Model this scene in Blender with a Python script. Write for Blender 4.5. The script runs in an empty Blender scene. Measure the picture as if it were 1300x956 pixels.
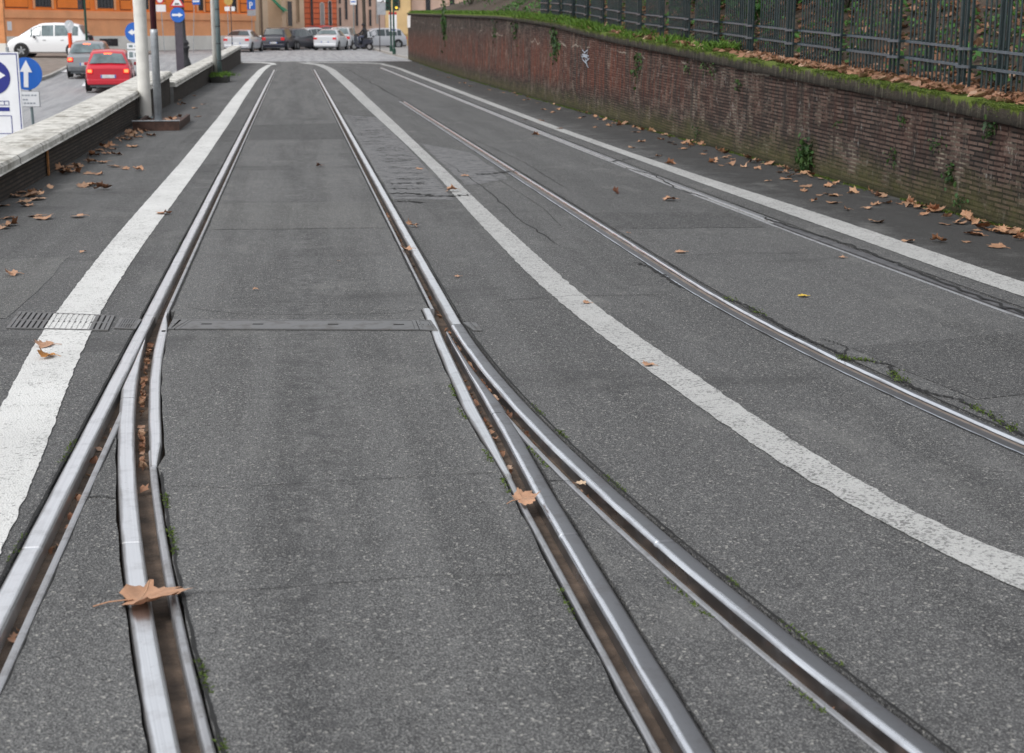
import bpy, bmesh, math, random
from mathutils import Vector, Matrix, noise
from mathutils.geometry import delaunay_2d_cdt
random.seed(7)
PI = math.pi; R = math.radians
sc = bpy.context.scene
C = sc.collection

# ------------------------------------------------------------------ survey helpers
F = 1805.; CX = 650.; CY = 433.; H = 1.445; HOR = 41.
TH = math.atan((CY-HOR)/F); YAW = R(8.55)
cy_, sy_ = math.cos(YAW), math.sin(YAW); ct_, st_ = math.cos(TH), math.sin(TH)
def ray(u, v):
    x = (u-CX)/F; d = -(v-CY)/F
    f = (sy_*ct_, cy_*ct_, -st_); r = (cy_, -sy_, 0); up = (sy_*st_, cy_*st_, ct_)
    return tuple(f[i]+x*r[i]+d*up[i] for i in range(3))
def G(u, v, z=0.):
    d = ray(u, v); t = (z-H)/d[2]
    return Vector((d[0]*t, d[1]*t, z))
def W(u, D, z=0.):
    X = (u-650)/1847.*D
    return Vector((cy_*X+sy_*D, -sy_*X+cy_*D, z))
def zrow(v, D):
    return H-D*math.tan(TH+math.atan((v-CY)/F))

# ------------------------------------------------------------------ object helpers
def tag(o, label=None, cat=None, group=None, kind=None):
    if label: o['label'] = label
    if cat: o['category'] = cat
    if group: o['group'] = group
    if kind: o['kind'] = kind
    return o
def empty(name, loc=(0, 0, 0), rz=0):
    o = bpy.data.objects.new(name, None); C.objects.link(o)
    o.location = loc; o.rotation_euler = (0, 0, rz); o.empty_display_size = .2
    return o
class MB:
    def __init__(s): s.v = []; s.f = []
    def add(s, vs, fs):
        b = len(s.v); s.v += [tuple(v) for v in vs]; s.f += [tuple(i+b for i in f) for f in fs]
    def box(s, c, d, M=None, ch=0):
        hx, hy, hz = d[0]/2, d[1]/2, d[2]/2
        vs = [Vector((c[0]+a*hx, c[1]+b*hy, c[2]+e*hz)) for a in (-1, 1) for b in (-1, 1) for e in (-1, 1)]
        if M: vs = [M @ v for v in vs]
        s.add(vs, [(0, 1, 3, 2), (4, 6, 7, 5), (0, 4, 5, 1), (2, 3, 7, 6), (0, 2, 6, 4), (1, 5, 7, 3)])
    def bb(s, x0, x1, y0, y1, z0, z1, M=None):
        s.box(((x0+x1)/2, (y0+y1)/2, (z0+z1)/2), (x1-x0, y1-y0, z1-z0), M)
    def tube(s, pts, rs, n=8, cap=True):
        pts = [Vector(p) for p in pts]
        if not hasattr(rs, '__len__'): rs = [rs]*len(pts)
        rings = []
        for i, p in enumerate(pts):
            d = (pts[min(i+1, len(pts)-1)]-pts[max(i-1, 0)]).normalized()
            a = Vector((0, 0, 1)) if abs(d.z) < .9 else Vector((1, 0, 0))
            e1 = d.cross(a).normalized(); e2 = d.cross(e1)
            rings.append([p+rs[i]*(math.cos(2*PI*k/n)*e1+math.sin(2*PI*k/n)*e2) for k in range(n)])
        vs = [v for r in rings for v in r]; fs = []
        for i in range(len(pts)-1):
            for k in range(n):
                a = i*n+k; b = i*n+(k+1) % n
                fs.append((a, b, b+n, a+n))
        if cap: fs += [tuple(range(n))[::-1], tuple(range(len(vs)-n, len(vs)))]
        s.add(vs, fs)
    def lathe(s, prof, c=(0, 0, 0), n=16):
        vs = []; fs = []
        for r, z in prof:
            vs += [(c[0]+r*math.cos(2*PI*k/n), c[1]+r*math.sin(2*PI*k/n), c[2]+z) for k in range(n)]
        for i in range(len(prof)-1):
            for k in range(n):
                a = i*n+k; b = i*n+(k+1) % n
                fs.append((a, b, b+n, a+n))
        fs += [tuple(range(n))[::-1], tuple(range(len(vs)-n, len(vs)))]
        s.add(vs, fs)
    def prism(s, poly, z0, z1, M=None):
        n = len(poly)
        vs = [Vector((p[0], p[1], z0)) for p in poly]+[Vector((p[0], p[1], z1)) for p in poly]
        if M: vs = [M @ v for v in vs]
        s.add(vs, [tuple(range(n))[::-1], tuple(range(n, 2*n))]+[(i, (i+1) % n, n+(i+1) % n, n+i) for i in range(n)])
    def build(s, name, m, parent=None, smooth=False, bevel=0, loc=None):
        me = bpy.data.meshes.new(name); me.from_pydata(s.v, [], s.f); me.validate()
        o = bpy.data.objects.new(name, me); C.objects.link(o)
        if m: me.materials.append(m)
        if smooth:
            for p in me.polygons: p.use_smooth = True
        if parent: o.parent = parent
        if loc is not None: o.location = loc
        if bevel:
            b = o.modifiers.new('bevel', 'BEVEL'); b.width = bevel; b.segments = 2; b.limit_method = 'ANGLE'; b.angle_limit = R(40)
        return o
def copy_tree(o, parent=None):
    c = o.copy(); C.objects.link(c); c.parent = parent
    for ch in [x for x in o.children]: copy_tree(ch, c)
    return c
def frame(p, xdir, zdir=(0, 0, 1)):
    """matrix whose local x runs along xdir, z up, y = z cross x"""
    x = Vector(xdir).normalized(); z = Vector(zdir).normalized(); y = z.cross(x).normalized(); x = y.cross(z)
    M = Matrix((x, y, z)).transposed().to_4x4(); M.translation = Vector(p)
    return M

# ------------------------------------------------------------------ material helpers
class NT:
    def __init__(s, name):
        s.m = bpy.data.materials.new(name); s.m.use_nodes = True
        s.t = s.m.node_tree; s.b = s.t.nodes['Principled BSDF']; s.x = {}
    def n(s, typ, **kw):
        nd = s.t.nodes.new('ShaderNode'+typ)
        for k, v in kw.items():
            if k.startswith('i_'):
                key = k[2:]; key = int(key) if key.isdigit() else key.replace('_', ' ')
                s.set(nd.inputs[key], v)
            else: setattr(nd, k, v)
        return nd
    def set(s, inp, v):
        if isinstance(v, bpy.types.NodeSocket): s.t.links.new(v, inp)
        elif isinstance(v, (tuple, list)) and len(v) == 3 and inp.type == 'RGBA': inp.default_value = (*v, 1)
        else: inp.default_value = v
    def coord(s, kind='Object', scale=(1, 1, 1), rot=(0, 0, 0)):
        c = s.n('TexCoord'); mp = s.n('Mapping', i_Scale=scale, i_Rotation=rot)
        s.t.links.new(c.outputs[kind], mp.inputs[0]); return mp.outputs[0]
    def noise(s, vec, sc_, det=4, rough=.55, out=0):
        nd = s.n('TexNoise', i_Scale=sc_, i_Detail=det, i_Roughness=rough)
        s.t.links.new(vec, nd.inputs['Vector']); return nd.outputs[out]
    def ramp(s, fac, stops, interp='LINEAR'):
        nd = s.n('ValToRGB'); nd.color_ramp.interpolation = interp
        e = nd.color_ramp.elements
        while len(e) < len(stops): e.new(.5)
        for k, (p, c) in enumerate(stops):
            e[k].position = p; e[k].color = (c, c, c, 1) if not hasattr(c, '__len__') else (*c, 1)
        s.t.links.new(fac, nd.inputs[0]); return nd.outputs[0]
    def mix(s, fac, a, b, mode='MIX'):
        nd = s.n('Mix', data_type='RGBA', blend_type=mode)
        s.set(nd.inputs['Factor'], fac); s.set(nd.inputs[6], a); s.set(nd.inputs[7], b); return nd.outputs[2]
    def math(s, op, a, b=0.):
        nd = s.n('Math', operation=op); s.set(nd.inputs[0], a); s.set(nd.inputs[1], b); return nd.outputs[0]
    def mr(s, v, a, b, c=0., d=1.):
        nd = s.n('MapRange'); s.set(nd.inputs[0], v)
        for k, q in zip((1, 2, 3, 4), (a, b, c, d)): nd.inputs[k].default_value = q
        return nd.outputs[0]
    def sep(s, v):
        nd = s.n('SeparateXYZ'); s.t.links.new(v, nd.inputs[0]); return nd.outputs
    def bump(s, h, dist=.01, st=1., nrm=None):
        nd = s.n('Bump', i_Strength=st, i_Distance=dist); s.t.links.new(h, nd.inputs['Height'])
        if nrm is not None: s.t.links.new(nrm, nd.inputs['Normal'])
        return nd.outputs[0]
    def out(s, col=None, rough=None, nrm=None, metal=None, **kw):
        if col is not None: s.set(s.b.inputs['Base Color'], col)
        if rough is not None: s.set(s.b.inputs['Roughness'], rough)
        if nrm is not None: s.set(s.b.inputs['Normal'], nrm)
        if metal is not None: s.set(s.b.inputs['Metallic'], metal)
        for k, v in kw.items(): s.set(s.b.inputs[k.replace('_', ' ')], v)
        return s.m
def simple(name, col, rough=.6, metal=0., var=.25, sc_=3., bmp=.3, dist=.003, bs=60., **kw):
    t = NT(name); v = t.coord('Object'); n1 = t.noise(v, sc_, 5, .6)
    c = t.mix(t.ramp(n1, [(.3, 0), (.7, 1)]), tuple(x*(1-var) for x in col), tuple(min(1, x*(1+var)) for x in col))
    r = t.mr(t.noise(v, sc_*5, 3), .3, .7, max(.02, rough-.08), min(1, rough+.08))
    return t.out(c, r, t.bump(t.noise(v, bs, 3), dist, bmp), metal, **kw)

def asphalt(name, lo, hi, gutter=True):
    t = NT(name); v = t.coord('Object'); x, y, z = t.sep(v)
    vor = t.n('TexVoronoi', i_Scale=145.); t.t.links.new(v, vor.inputs[0])
    vor2 = t.n('TexVoronoi', i_Scale=290.); t.t.links.new(v, vor2.inputs[0])
    sp = t.sep(vor.outputs['Color'])[0]; sp2 = t.sep(vor2.outputs['Color'])[1]
    fine = t.noise(v, 260, 2)
    big = t.noise(v, .55, 5, .6); mid = t.noise(v, 3.2, 6, .65)
    strk = t.noise(t.coord('Object', (2.2, .12, 1)), 1.6, 5, .6)
    base = t.mix(t.ramp(big, [(.3, 0), (.7, 1)]), lo, hi)
    base = t.mix(t.ramp(mid, [(.35, 0), (.75, .55)]), base, tuple(c*1.3 for c in hi))
    if gutter:
        inn = t.math('ABSOLUTE', t.math('ADD', x, .0))
        base = t.mix(t.ramp(inn, [(.70, .42), (.78, 0)]), base, (.145, .145, .143))
    base = t.mix(t.ramp(strk, [(.42, .6), (.55, 0)]), base, tuple(c*.72 for c in lo))
    # exposed aggregate: pale chips, dark binder pits
    base = t.mix(t.ramp(sp, [(.0, .72), (.25, .3), (.5, 0)]), base, (.03, .03, .031))
    base = t.mix(t.ramp(sp2, [(.0, .55), (.3, 0)]), base, (.035, .035, .036))
    base = t.mix(t.ramp(sp2, [(.58, 0), (.97, .7)]), base, (.27, .27, .262))
    base = t.mix(t.ramp(sp, [(.960, 0), (.982, .62)]), base, (.40, .39, .36))
    if gutter:   # damp, dirtier asphalt by the right wall and a darker strip towards the left parapet
        gx = t.math('ADD', x, t.mr(mid, .3, .7, -.25, .25))
        base = t.mix(t.ramp(t.mr(gx, 3.95, 4.45), [(0, 0), (1, .72)]), base, (.028, .027, .026))
        base = t.mix(t.ramp(t.mr(t.math('ADD', x, t.mr(mid, .3, .7, -.2, .2)), -2.6, -1.9), [(0, .55), (1, 0)]), base, (.05, .048, .045))
        st = t.noise(t.coord('Object', (.5, .9, 1)), 1.1, 4, .6)
        base = t.mix(t.ramp(st, [(.58, 0), (.68, .45)]), base, (.042, .042, .043))
        # drips and dark stain along the middle of the left track, polished pale bands beside it
        mx = t.math('ABSOLUTE', t.math('ADD', t.math('ADD', x, -.02), t.mr(t.noise(t.coord('Object', (1, .35, 1)), 1.2, 3), .3, .7, -.12, .12)))
        dr = t.math('MULTIPLY', t.ramp(mx, [(0, 1), (.22, 0)]), t.ramp(t.noise(v, 12., 6, .75), [(.44, 0), (.60, 1)]))
        base = t.mix(t.math('MULTIPLY', dr, .55), base, (.030, .030, .032))
        base = t.mix(t.ramp(t.noise(t.coord('Object', (.9, .5, 1)), 1.9, 6, .7), [(.56, 0), (.68, .38)]), base, (.20, .198, .19))
        sp3 = t.noise(v, 16., 3, .5)
        base = t.mix(t.ramp(sp3, [(.68, 0), (.74, .5)]), base, (.04, .04, .04))
    h = t.math('ADD', t.math('MULTIPLY', vor.outputs['Distance'], 1.), t.math('MULTIPLY', fine, .5))
    return t.out(base, t.mr(mid, .3, .7, .72, .95), t.bump(h, .006, .75), Specular_IOR_Level=.35)
M_ASPH = asphalt('asphalt', (.060, .060, .062), (.092, .092, .093))
M_STREET = asphalt('street_asphalt', (.36, .365, .385), (.42, .425, .44), False)

def rubble(name):
    t = NT(name); v = t.coord('Object')
    w = t.coord('Object', (1.3, 7.5, 1)); n1 = t.noise(w, 1.7, 7, .68); n2 = t.noise(w, 5.5, 5, .6)
    vor = t.n('TexVoronoi', i_Scale=110.); t.t.links.new(v, vor.inputs[0])
    b = t.mix(t.ramp(n1, [(.3, 0), (.7, 1)]), (.11, .111, .114), (.24, .24, .243))
    crk = t.ramp(n2, [(.41, 1), (.46, .0)])
    b = t.mix(crk, b, (.02, .02, .021))
    b = t.mix(t.ramp(t.sep(vor.outputs['Color'])[0], [(0, .5), (.5, 0)]), b, (.04, .04, .04))
    return t.out(b, .85, t.bump(t.math('ADD', n1, t.math('MULTIPLY', n2, .6)), .03, .8))
M_RUB = rubble('worn_asphalt')

def paint(name, col, wear):
    t = NT(name); v = t.coord('Object')
    vor = t.n('TexVoronoi', i_Scale=120.); t.t.links.new(v, vor.inputs[0])
    sp = t.sep(vor.outputs['Color'])[0]; mid = t.noise(v, 7, 6, .7); fine = t.noise(v, 130, 3, .7)
    lv = t.math('ADD', t.math('MULTIPLY', sp, .42), t.math('ADD', t.math('MULTIPLY', mid, .5), t.math('MULTIPLY', fine, .5)))
    lv = t.math('ADD', lv, t.mr(t.noise(t.coord('Object', (1, .5, 1)), .9, 4, .6), .3, .7, -.07, .07))
    k = t.ramp(lv, [(wear-.05, 1), (wear+.09, 0)])
    dirt = t.mix(t.ramp(t.noise(v, 1.4, 5, .6), [(.3, 0), (.75, 1)]), tuple(c*.82 for c in col), col)
    c = t.mix(k, dirt, (.17, .17, .167))
    return t.out(c, .8, t.bump(t.math('ADD', vor.outputs['Distance'], fine), .005, .7))
M_PAINT = paint('road_paint_white', (.66, .66, .645), .50)
M_PAINT2 = paint('road_paint_worn', (.46, .46, .45), .58)

def steel(name, col, rough, dirt=.3, metal=1., band=None):
    t = NT(name); v = t.coord('Object'); uvv = t.coord('UV', (9, .5, 1)) if band else t.coord('Object', (42, .5, 1))
    s_ = t.noise(uvv, 1., 5, .65)
    n = t.noise(v, 9, 5, .65); n3 = t.noise(v, 55, 4, .7)
    c = t.mix(t.ramp(s_, [(.3, 0), (.7, 1)]), tuple(x*.80 for x in col), col)
    r = t.math('ADD', t.mr(s_, .3, .7, rough-.06, rough+.06), t.ramp(n, [(.5, 0), (.75, .25)]))
    if band:      # polished running band, dull oxidised shoulders; painted glint on the right rails
        u = t.sep(t.n('UVMap').outputs[0])[0]; u = t.math('ADD', u, t.mr(t.noise(t.coord('UV', (.6, 1.3, 1)), 2., 4), .3, .7, -.07, .07))
        k = t.ramp(u, band)
        c = t.mix(k, (.16, .158, .165) if band[-1][1] == 0 else (.12, .11, .105), c); r = t.math('ADD', r, t.math('MULTIPLY', t.math('SUBTRACT', 1., k), .22))
    c = t.mix(t.ramp(n, [(.5, 0), (.72, dirt)]), c, (.10, .085, .07))
    c = t.mix(t.ramp(n3, [(.62, 0), (.72, dirt*1.4)]), c, (.075, .055, .042))
    return t.out(c, r, t.bump(t.math('ADD', s_, t.math('MULTIPLY', n3, .5)), .0012, .4), metal)
M_RAIL = steel('polished_rail', (.84, .85, .87), .32, .22, 1., [(.0, .1), (.14, .35), (.24, 1), (.80, 1), (.93, .45), (1., .8)])
M_RAILR = steel('polished_rail_painted_glint', (.90, .92, .96), .20, .22, 1., [(.0, .3), (.06, .9), (.20, 1), (.28, .16), (.62, .10), (.85, .04), (1., .0)])  # right rails: edge glint and dim reflection painted into the colour
M_RAILD = steel('worn_dark_rail', (.55, .57, .62), .28, .25, 1., [(.0, .9), (.10, 1.), (.2, .25), (.8, .2), (.9, .8), (1., .9)])
M_LIP = steel('rail_lip_steel', (.52, .52, .53), .42, .5)
M_WEB = simple('groove_steel', (.055, .045, .038), .6, .4, .4, 8)
M_BED = simple('groove_dirt', (.080, .056, .040), .95, 0, .55, 14, .8, .008, 70)
M_CRK = simple('crack_black', (.012, .012, .012), .95, 0, .3, 5)
M_GRATE = steel('cast_iron_grate', (.19, .19, .19), .5, .45, .7)
M_CONC = simple('concrete_cast', (.2, .2, .195), .9, 0, .25, 6, .6, .004, 90)

def brick(name, k=1., dark=False):
    t = NT(name); uv = t.n('UVMap').outputs[0]; v = t.coord('Object')
    wob = t.noise(v, 4, 3); wv = t.n('VectorMath', operation='MULTIPLY_ADD')
    off = t.n('VectorMath', operation='SCALE'); off.inputs[3].default_value = .012
    nc = t.noise(v, 3, 3, .6, 1); t.t.links.new(nc, off.inputs[0])
    ad = t.n('VectorMath', operation='ADD'); t.t.links.new(uv, ad.inputs[0]); t.t.links.new(off.outputs[0], ad.inputs[1])
    bt = t.n('TexBrick', offset=.47, offset_frequency=2, squash=.75, squash_frequency=3)
    t.t.links.new(ad.outputs[0], bt.inputs['Vector'])
    for key, q in (('Scale', 1.), ('Mortar Size', .0085), ('Mortar Smooth', .25), ('Bias', 0.), ('Brick Width', .25), ('Row Height', .039)): bt.inputs[key].default_value = q
    bt.inputs['Color1'].default_value = (0, 0, 0, 1); bt.inputs['Color2'].default_value = (1, 1, 1, 1); bt.inputs['Mortar'].default_value = (.5, .5, .5, 1)
    rnd = bt.outputs['Color']; mo = bt.outputs['Fac']
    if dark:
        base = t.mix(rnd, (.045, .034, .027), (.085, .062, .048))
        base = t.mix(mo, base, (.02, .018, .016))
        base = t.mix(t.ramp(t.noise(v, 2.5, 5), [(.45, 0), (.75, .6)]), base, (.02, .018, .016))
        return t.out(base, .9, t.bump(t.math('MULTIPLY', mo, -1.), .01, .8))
    x, y, z = t.sep(v)
    base = t.mix(rnd, (.034, .025, .021), (.130, .089, .072))
    n2 = t.noise(v, 22, 4, .7)
    base = t.mix(t.ramp(n2, [(.35, .5), (.6, 0)]), base, (.045, .035, .033))
    base = t.mix(t.ramp(n2, [(.62, 0), (.75, .6)]), base, (.24, .20, .18))
    # mortar: pale in places, eaten away to dark in others
    mt = t.mix(t.ramp(t.noise(v, 3.1, 5, .7), [(.52, 0), (.68, 1)]), (.010, .009, .008), (.25, .215, .17))
    base = t.mix(mo, base, mt)
    # streaks
    stv = t.coord('Object', (1, 3.2, .28)); st = t.noise(stv, 1.5, 6, .65)
    base = t.mix(t.ramp(st, [(.34, .85), (.50, 0)]), base, (.022, .019, .017))
    st2 = t.noise(t.coord('Object', (1, 5.5, .35)), 1.7, 5, .6)
    zone = t.math('MULTIPLY', t.ramp(t.mr(y, 17, 27), [(0, .15), (1, 1)]), t.ramp(t.mr(z, .25, 1.6), [(0, 0), (.25, 1), (.65, .8), (1, 0)]))
    base = t.mix(t.math('MULTIPLY', zone, t.ramp(st2, [(.42, 0), (.66, .8)])), base, (.21, .052, .026))
    wht = t.noise(t.coord('Object', (1, 6, 3.5)), 2.2, 6, .75)
    base = t.mix(t.math('MULTIPLY', t.ramp(wht, [(.60, 0), (.70, .8)]), t.ramp(t.mr(z, 0, 1.1), [(0, .3), (.7, 1)])), base, (.36, .35, .33))
    led = t.math('MULTIPLY', t.ramp(t.math('ABSOLUTE', t.math('ADD', t.math('ADD', z, t.math('MULTIPLY', y, -.018)), t.mr(t.noise(v, 1.2, 4), .3, .7, -.78, -.62))), [(0, 1), (.02, 0)]), t.ramp(t.noise(t.coord('Object', (1, .9, 1)), 1.1, 3), [(.52, 0), (.58, 1)]))
    base = t.mix(t.math('MULTIPLY', led, .7), base, (.40, .36, .30))
    # moss creeping up from the foot
    ms = t.math('ADD', t.math('MULTIPLY', z, -1.5), t.math('MULTIPLY', t.noise(v, 2.3, 7, .78), 1.35))
    base = t.mix(t.ramp(ms, [(.16, 0), (.60, .6)]), base, t.mix(t.noise(v, 9, 5, .7), (.03, .035, .012), (.12, .115, .035)))
    base = t.mix(t.ramp(t.math('MULTIPLY', z, 1.), [(0, .8), (.09, 0)]), base, (.02, .02, .012))  # darkens the lowest strip of the wall
    h = t.math('ADD', t.math('MULTIPLY', mo, -1.), t.math('MULTIPLY', n2, .7))
    h = t.math('ADD', h, t.math('MULTIPLY', t.sep(rnd)[0], .45))
    return t.out(base, .92, t.bump(h, .016, .95), Specular_IOR_Level=.25)
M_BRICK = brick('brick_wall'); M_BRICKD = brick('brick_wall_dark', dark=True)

def capstone(name, light):
    t = NT(name); v = t.coord('Object'); x, y, z = t.sep(v); n1 = t.noise(v, 5, 6, .7); n2 = t.noise(v, 40, 4, .7)
    if light:
        c = t.mix(t.ramp(n1, [(.3, 0), (.7, 1)]), (.42, .405, .37), (.70, .685, .64))
        c = t.mix(t.ramp(n2, [(.6, 0), (.75, .5)]), c, (.16, .15, .13))
        c = t.mix(t.ramp(t.noise(t.coord('Object', (3, 1, 2)), 1.3, 6, .75), [(.48, 0), (.66, .8)]), c, (.17, .155, .12))
        c = t.mix(t.ramp(t.noise(t.coord('Object', (2, 9, .5)), 1.6, 5, .7), [(.56, 0), (.68, .5)]), c, (.10, .095, .08))
        jn = t.math('FRACT', t.math('ADD', t.math('MULTIPLY', y, .8), t.mr(n1, .3, .7, -.012, .012)))
        c = t.mix(t.ramp(jn, [(0, 0), (.965, 0), (.975, .8), (1., .8)]), c, (.06, .055, .045))
        return t.out(c, .85, t.bump(n2, .006, .8))
    st = t.noise(t.coord('Object', (1, 14, .6)), 1.8, 5, .6)
    c = t.mix(t.ramp(n1, [(.3, 0), (.7, 1)]), (.018, .014, .010), (.058, .046, .032))
    c = t.mix(t.ramp(st, [(.54, 0), (.66, .55)]), c, (.17, .16, .11))
    c = t.mix(t.ramp(st, [(.3, .7), (.42, 0)]), c, (.02, .018, .014))
    up = t.n('UVMap').outputs[0]; uvv = t.sep(up)[1]      # v: 1 on top, 0 at the bottom of the front face
    k = t.math('ADD', t.math('MULTIPLY', uvv, .75), t.math('MULTIPLY', t.math('SUBTRACT', t.noise(t.coord('Object', (1, 7, 1)), 2.2, 6, .7), .5), 2.1))
    gm = t.mix(n2, (.035, .06, .005), (.13, .17, .012))
    c = t.mix(t.ramp(k, [(.52, 0), (.66, 1)]), c, gm)
    return t.out(c, .95, t.bump(t.math('ADD', n1, n2), .02, .9))
M_CAPL = capstone('travertine_cap', True); M_CAPR = capstone('mossy_cap', False)

def veins(t, v, w=.0016):
    x, y, z = t.sep(v); r = t.math('SQRT', t.math('ADD', t.math('MULTIPLY', x, x), t.math('MULTIPLY', y, y)))
    a = t.math('ABSOLUTE', t.math('ARCTAN2', x, y)); best = None
    for ak in (0., .60, 1.32):
        d = t.math('MULTIPLY', r, t.math('ABSOLUTE', t.math('SINE', t.math('SUBTRACT', a, ak))))
        best = d if best is None else t.math('MINIMUM', best, d)
    side = t.math('ABSOLUTE', t.math('SINE', t.math('ADD', t.math('MULTIPLY', r, 330.), t.math('MULTIPLY', best, 260.))))
    k = t.math('MAXIMUM', t.ramp(t.math('DIVIDE', best, w), [(0, 1), (1, 0)]), t.math('MULTIPLY', t.ramp(side, [(0, .5), (.13, 0)]), .8))
    return k
def bigleafmat(name, col):
    t = NT(name); v = t.coord('Object'); k = veins(t, v)
    c = t.mix(t.ramp(t.noise(v, 24, 5, .7), [(.3, 0), (.7, 1)]), tuple(x*.55 for x in col), tuple(min(1, x*1.2) for x in col))
    c = t.mix(t.ramp(t.noise(v, 90, 4, .7), [(.60, 0), (.68, .8)]), c, (.10, .04, .02))
    c = t.mix(t.math('MULTIPLY', k, .6), c, (.62, .40, .24))
    c = t.mix(t.math('MULTIPLY', t.n('NewGeometry').outputs['Backfacing'], .5), c, (.50, .32, .21))
    return t.out(c, .6, t.bump(t.math('ADD', k, t.noise(v, 70, 4)), .0025, .8), Specular_IOR_Level=.3, Transmission_Weight=0.)
def leafmat(name, cols, rnd='obj', tr=.15):
    t = NT(name); v = t.coord('Object')
    src = t.n('ObjectInfo').outputs['Random'] if rnd == 'obj' else t.n('NewGeometry').outputs['Random Per Island']
    n_ = len(cols); c = t.ramp(src, [(i/(n_-1), q) for i, q in enumerate(cols)])
    c = t.mix(t.ramp(t.noise(v, 30 if rnd == 'obj' else 14, 4), [(.4, 0), (.75, .4)]), c, tuple(x*.45 for x in cols[0]))
    if rnd == 'obj':
        c = t.mix(t.math('MULTIPLY', veins(t, v), .45), c, (.60, .40, .25)); c = t.mix(t.ramp(t.noise(v, 85, 4, .7), [(.60, 0), (.68, .7)]), c, (.10, .04, .02))
    bf = t.n('NewGeometry').outputs['Backfacing']
    c = t.mix(t.math('MULTIPLY', bf, .45), c, (.42, .27, .17) if tr > .1 else tuple(x*1.3 for x in cols[-1]))
    return t.out(c, .62, t.bump(t.noise(v, 60, 3), .002, .5), Specular_IOR_Level=.35)
LC = [(.30, .12, .055), (.12, .045, .024), (.42, .20, .10), (.24, .085, .038), (.54, .33, .21), (.09, .035, .02), (.36, .15, .065), (.48, .27, .15)]
M_LEAF = leafmat('dry_leaf', LC)
M_LITTER = leafmat('leaf_litter', [(.21, .095, .05), (.27, .14, .08), (.12, .05, .025), (.36, .20, .12), (.17, .07, .035), (.46, .32, .23)], 'isl')
M_YLEAF = simple('yellow_leaf', (.62, .42, .05), .6, 0, .2, 20)
M_BIGLEAF = bigleafmat('pale_brown_leaf', (.40, .185, .10))
M_DARKLEAF = simple('dark_brown_leaf', (.11, .04, .02), .5, 0, .4, 30)
M_IVY = leafmat('ivy_green', [(.03, .10, .018), (.06, .17, .028), (.022, .065, .014), (.10, .22, .05)], 'isl', 0)
M_GRASS = leafmat('grass_green', [(.05, .12, .012), (.10, .20, .02), (.14, .24, .03), (.035, .08, .01)], 'isl', 0)
M_MOSS = leafmat('moss_green', [(.03, .055, .006), (.09, .13, .010), (.05, .085, .008)], 'isl', 0)
M_CROWN = leafmat('tree_leaves', [(.02, .045, .010), (.035, .075, .014), (.05, .09, .02), (.012, .03, .008)], 'isl', 0)
M_BARK = simple('bark', (.06, .05, .04), .95, 0, .4, 6, 1., .02, 12)
M_SOIL = simple('soil', (.055, .038, .026), .97, 0, .45, 6, 1., .03, 14)
M_FENCE = simple('dark_green_iron', (.016, .031, .034), .45, .1, .3, 10)
M_FENCET = simple('fence_rail_iron', (.085, .105, .125), .38, .2, .25, 10)

# ------------------------------------------------------------------ rails: lines on the road plane
def BLr(y): return -.765+.0353*max(0, 7.45-y)**1.7
def OUr(y): return .74+(max(0, 7.2-y)**2)/46.
def INr(y): return .70+.02*min(1, max(0, (6.6-y)/1.6))+.018*max(0, 4.3-y)
def PL(y):   # outer edge of the right guard plate, thinning to a point at both ends
    return .068+.036*min(1, max(0, (7.2-y)/1.9))*min(1, max(.08, (y-4.4)/.9))
def R2L(y): return 2.25+(max(0, 8.2-y)**2)/48.
def R2R(y):
    pts = [(0, 4.25), (5, 3.86), (7, 3.745), (10, 3.66), (14, 3.61), (20, 3.58), (70, 3.57)]
    for (a, b), (c, d) in zip(pts, pts[1:]):
        if a <= y <= c: return b+(d-b)*(y-a)/(c-a)
    return pts[-1][1]
def ys(a, b):   # sample finer near the camera
    out = [a]; y = a
    while y < b:
        y += max(.08, .03*y); out.append(min(y, b))
    return out
corr = []   # slots cut in the asphalt
def corridor(f0, f1, a, b):
    Y = ys(a, b); corr.append([(f0(y), y) for y in Y]+[(f1(y), y) for y in reversed(Y)])
corridor(lambda y: -.827, lambda y: -.690, 1.2, 58)
corridor(lambda y: BLr(y)-.068, lambda y: BLr(y)+(.102 if y > 4.8 else .078), 1.2, 7.58)
corridor(lambda y: .671, lambda y: .808, 6.9, 58)
corridor(lambda y: OUr(y)-.078, lambda y: OUr(y)+.074, 1.2, 7.3)
corridor(lambda y: INr(y)-max(.078, PL(y)+.006), lambda y: INr(y)+.068, 1.2, 7.44)
corridor(lambda y: R2L(y)-.068, lambda y: R2L(y)+.085, 1.2, 31)
corridor(lambda y: R2R(y)-.078, lambda y: R2R(y)+.074, 1.2, 62)

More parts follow.
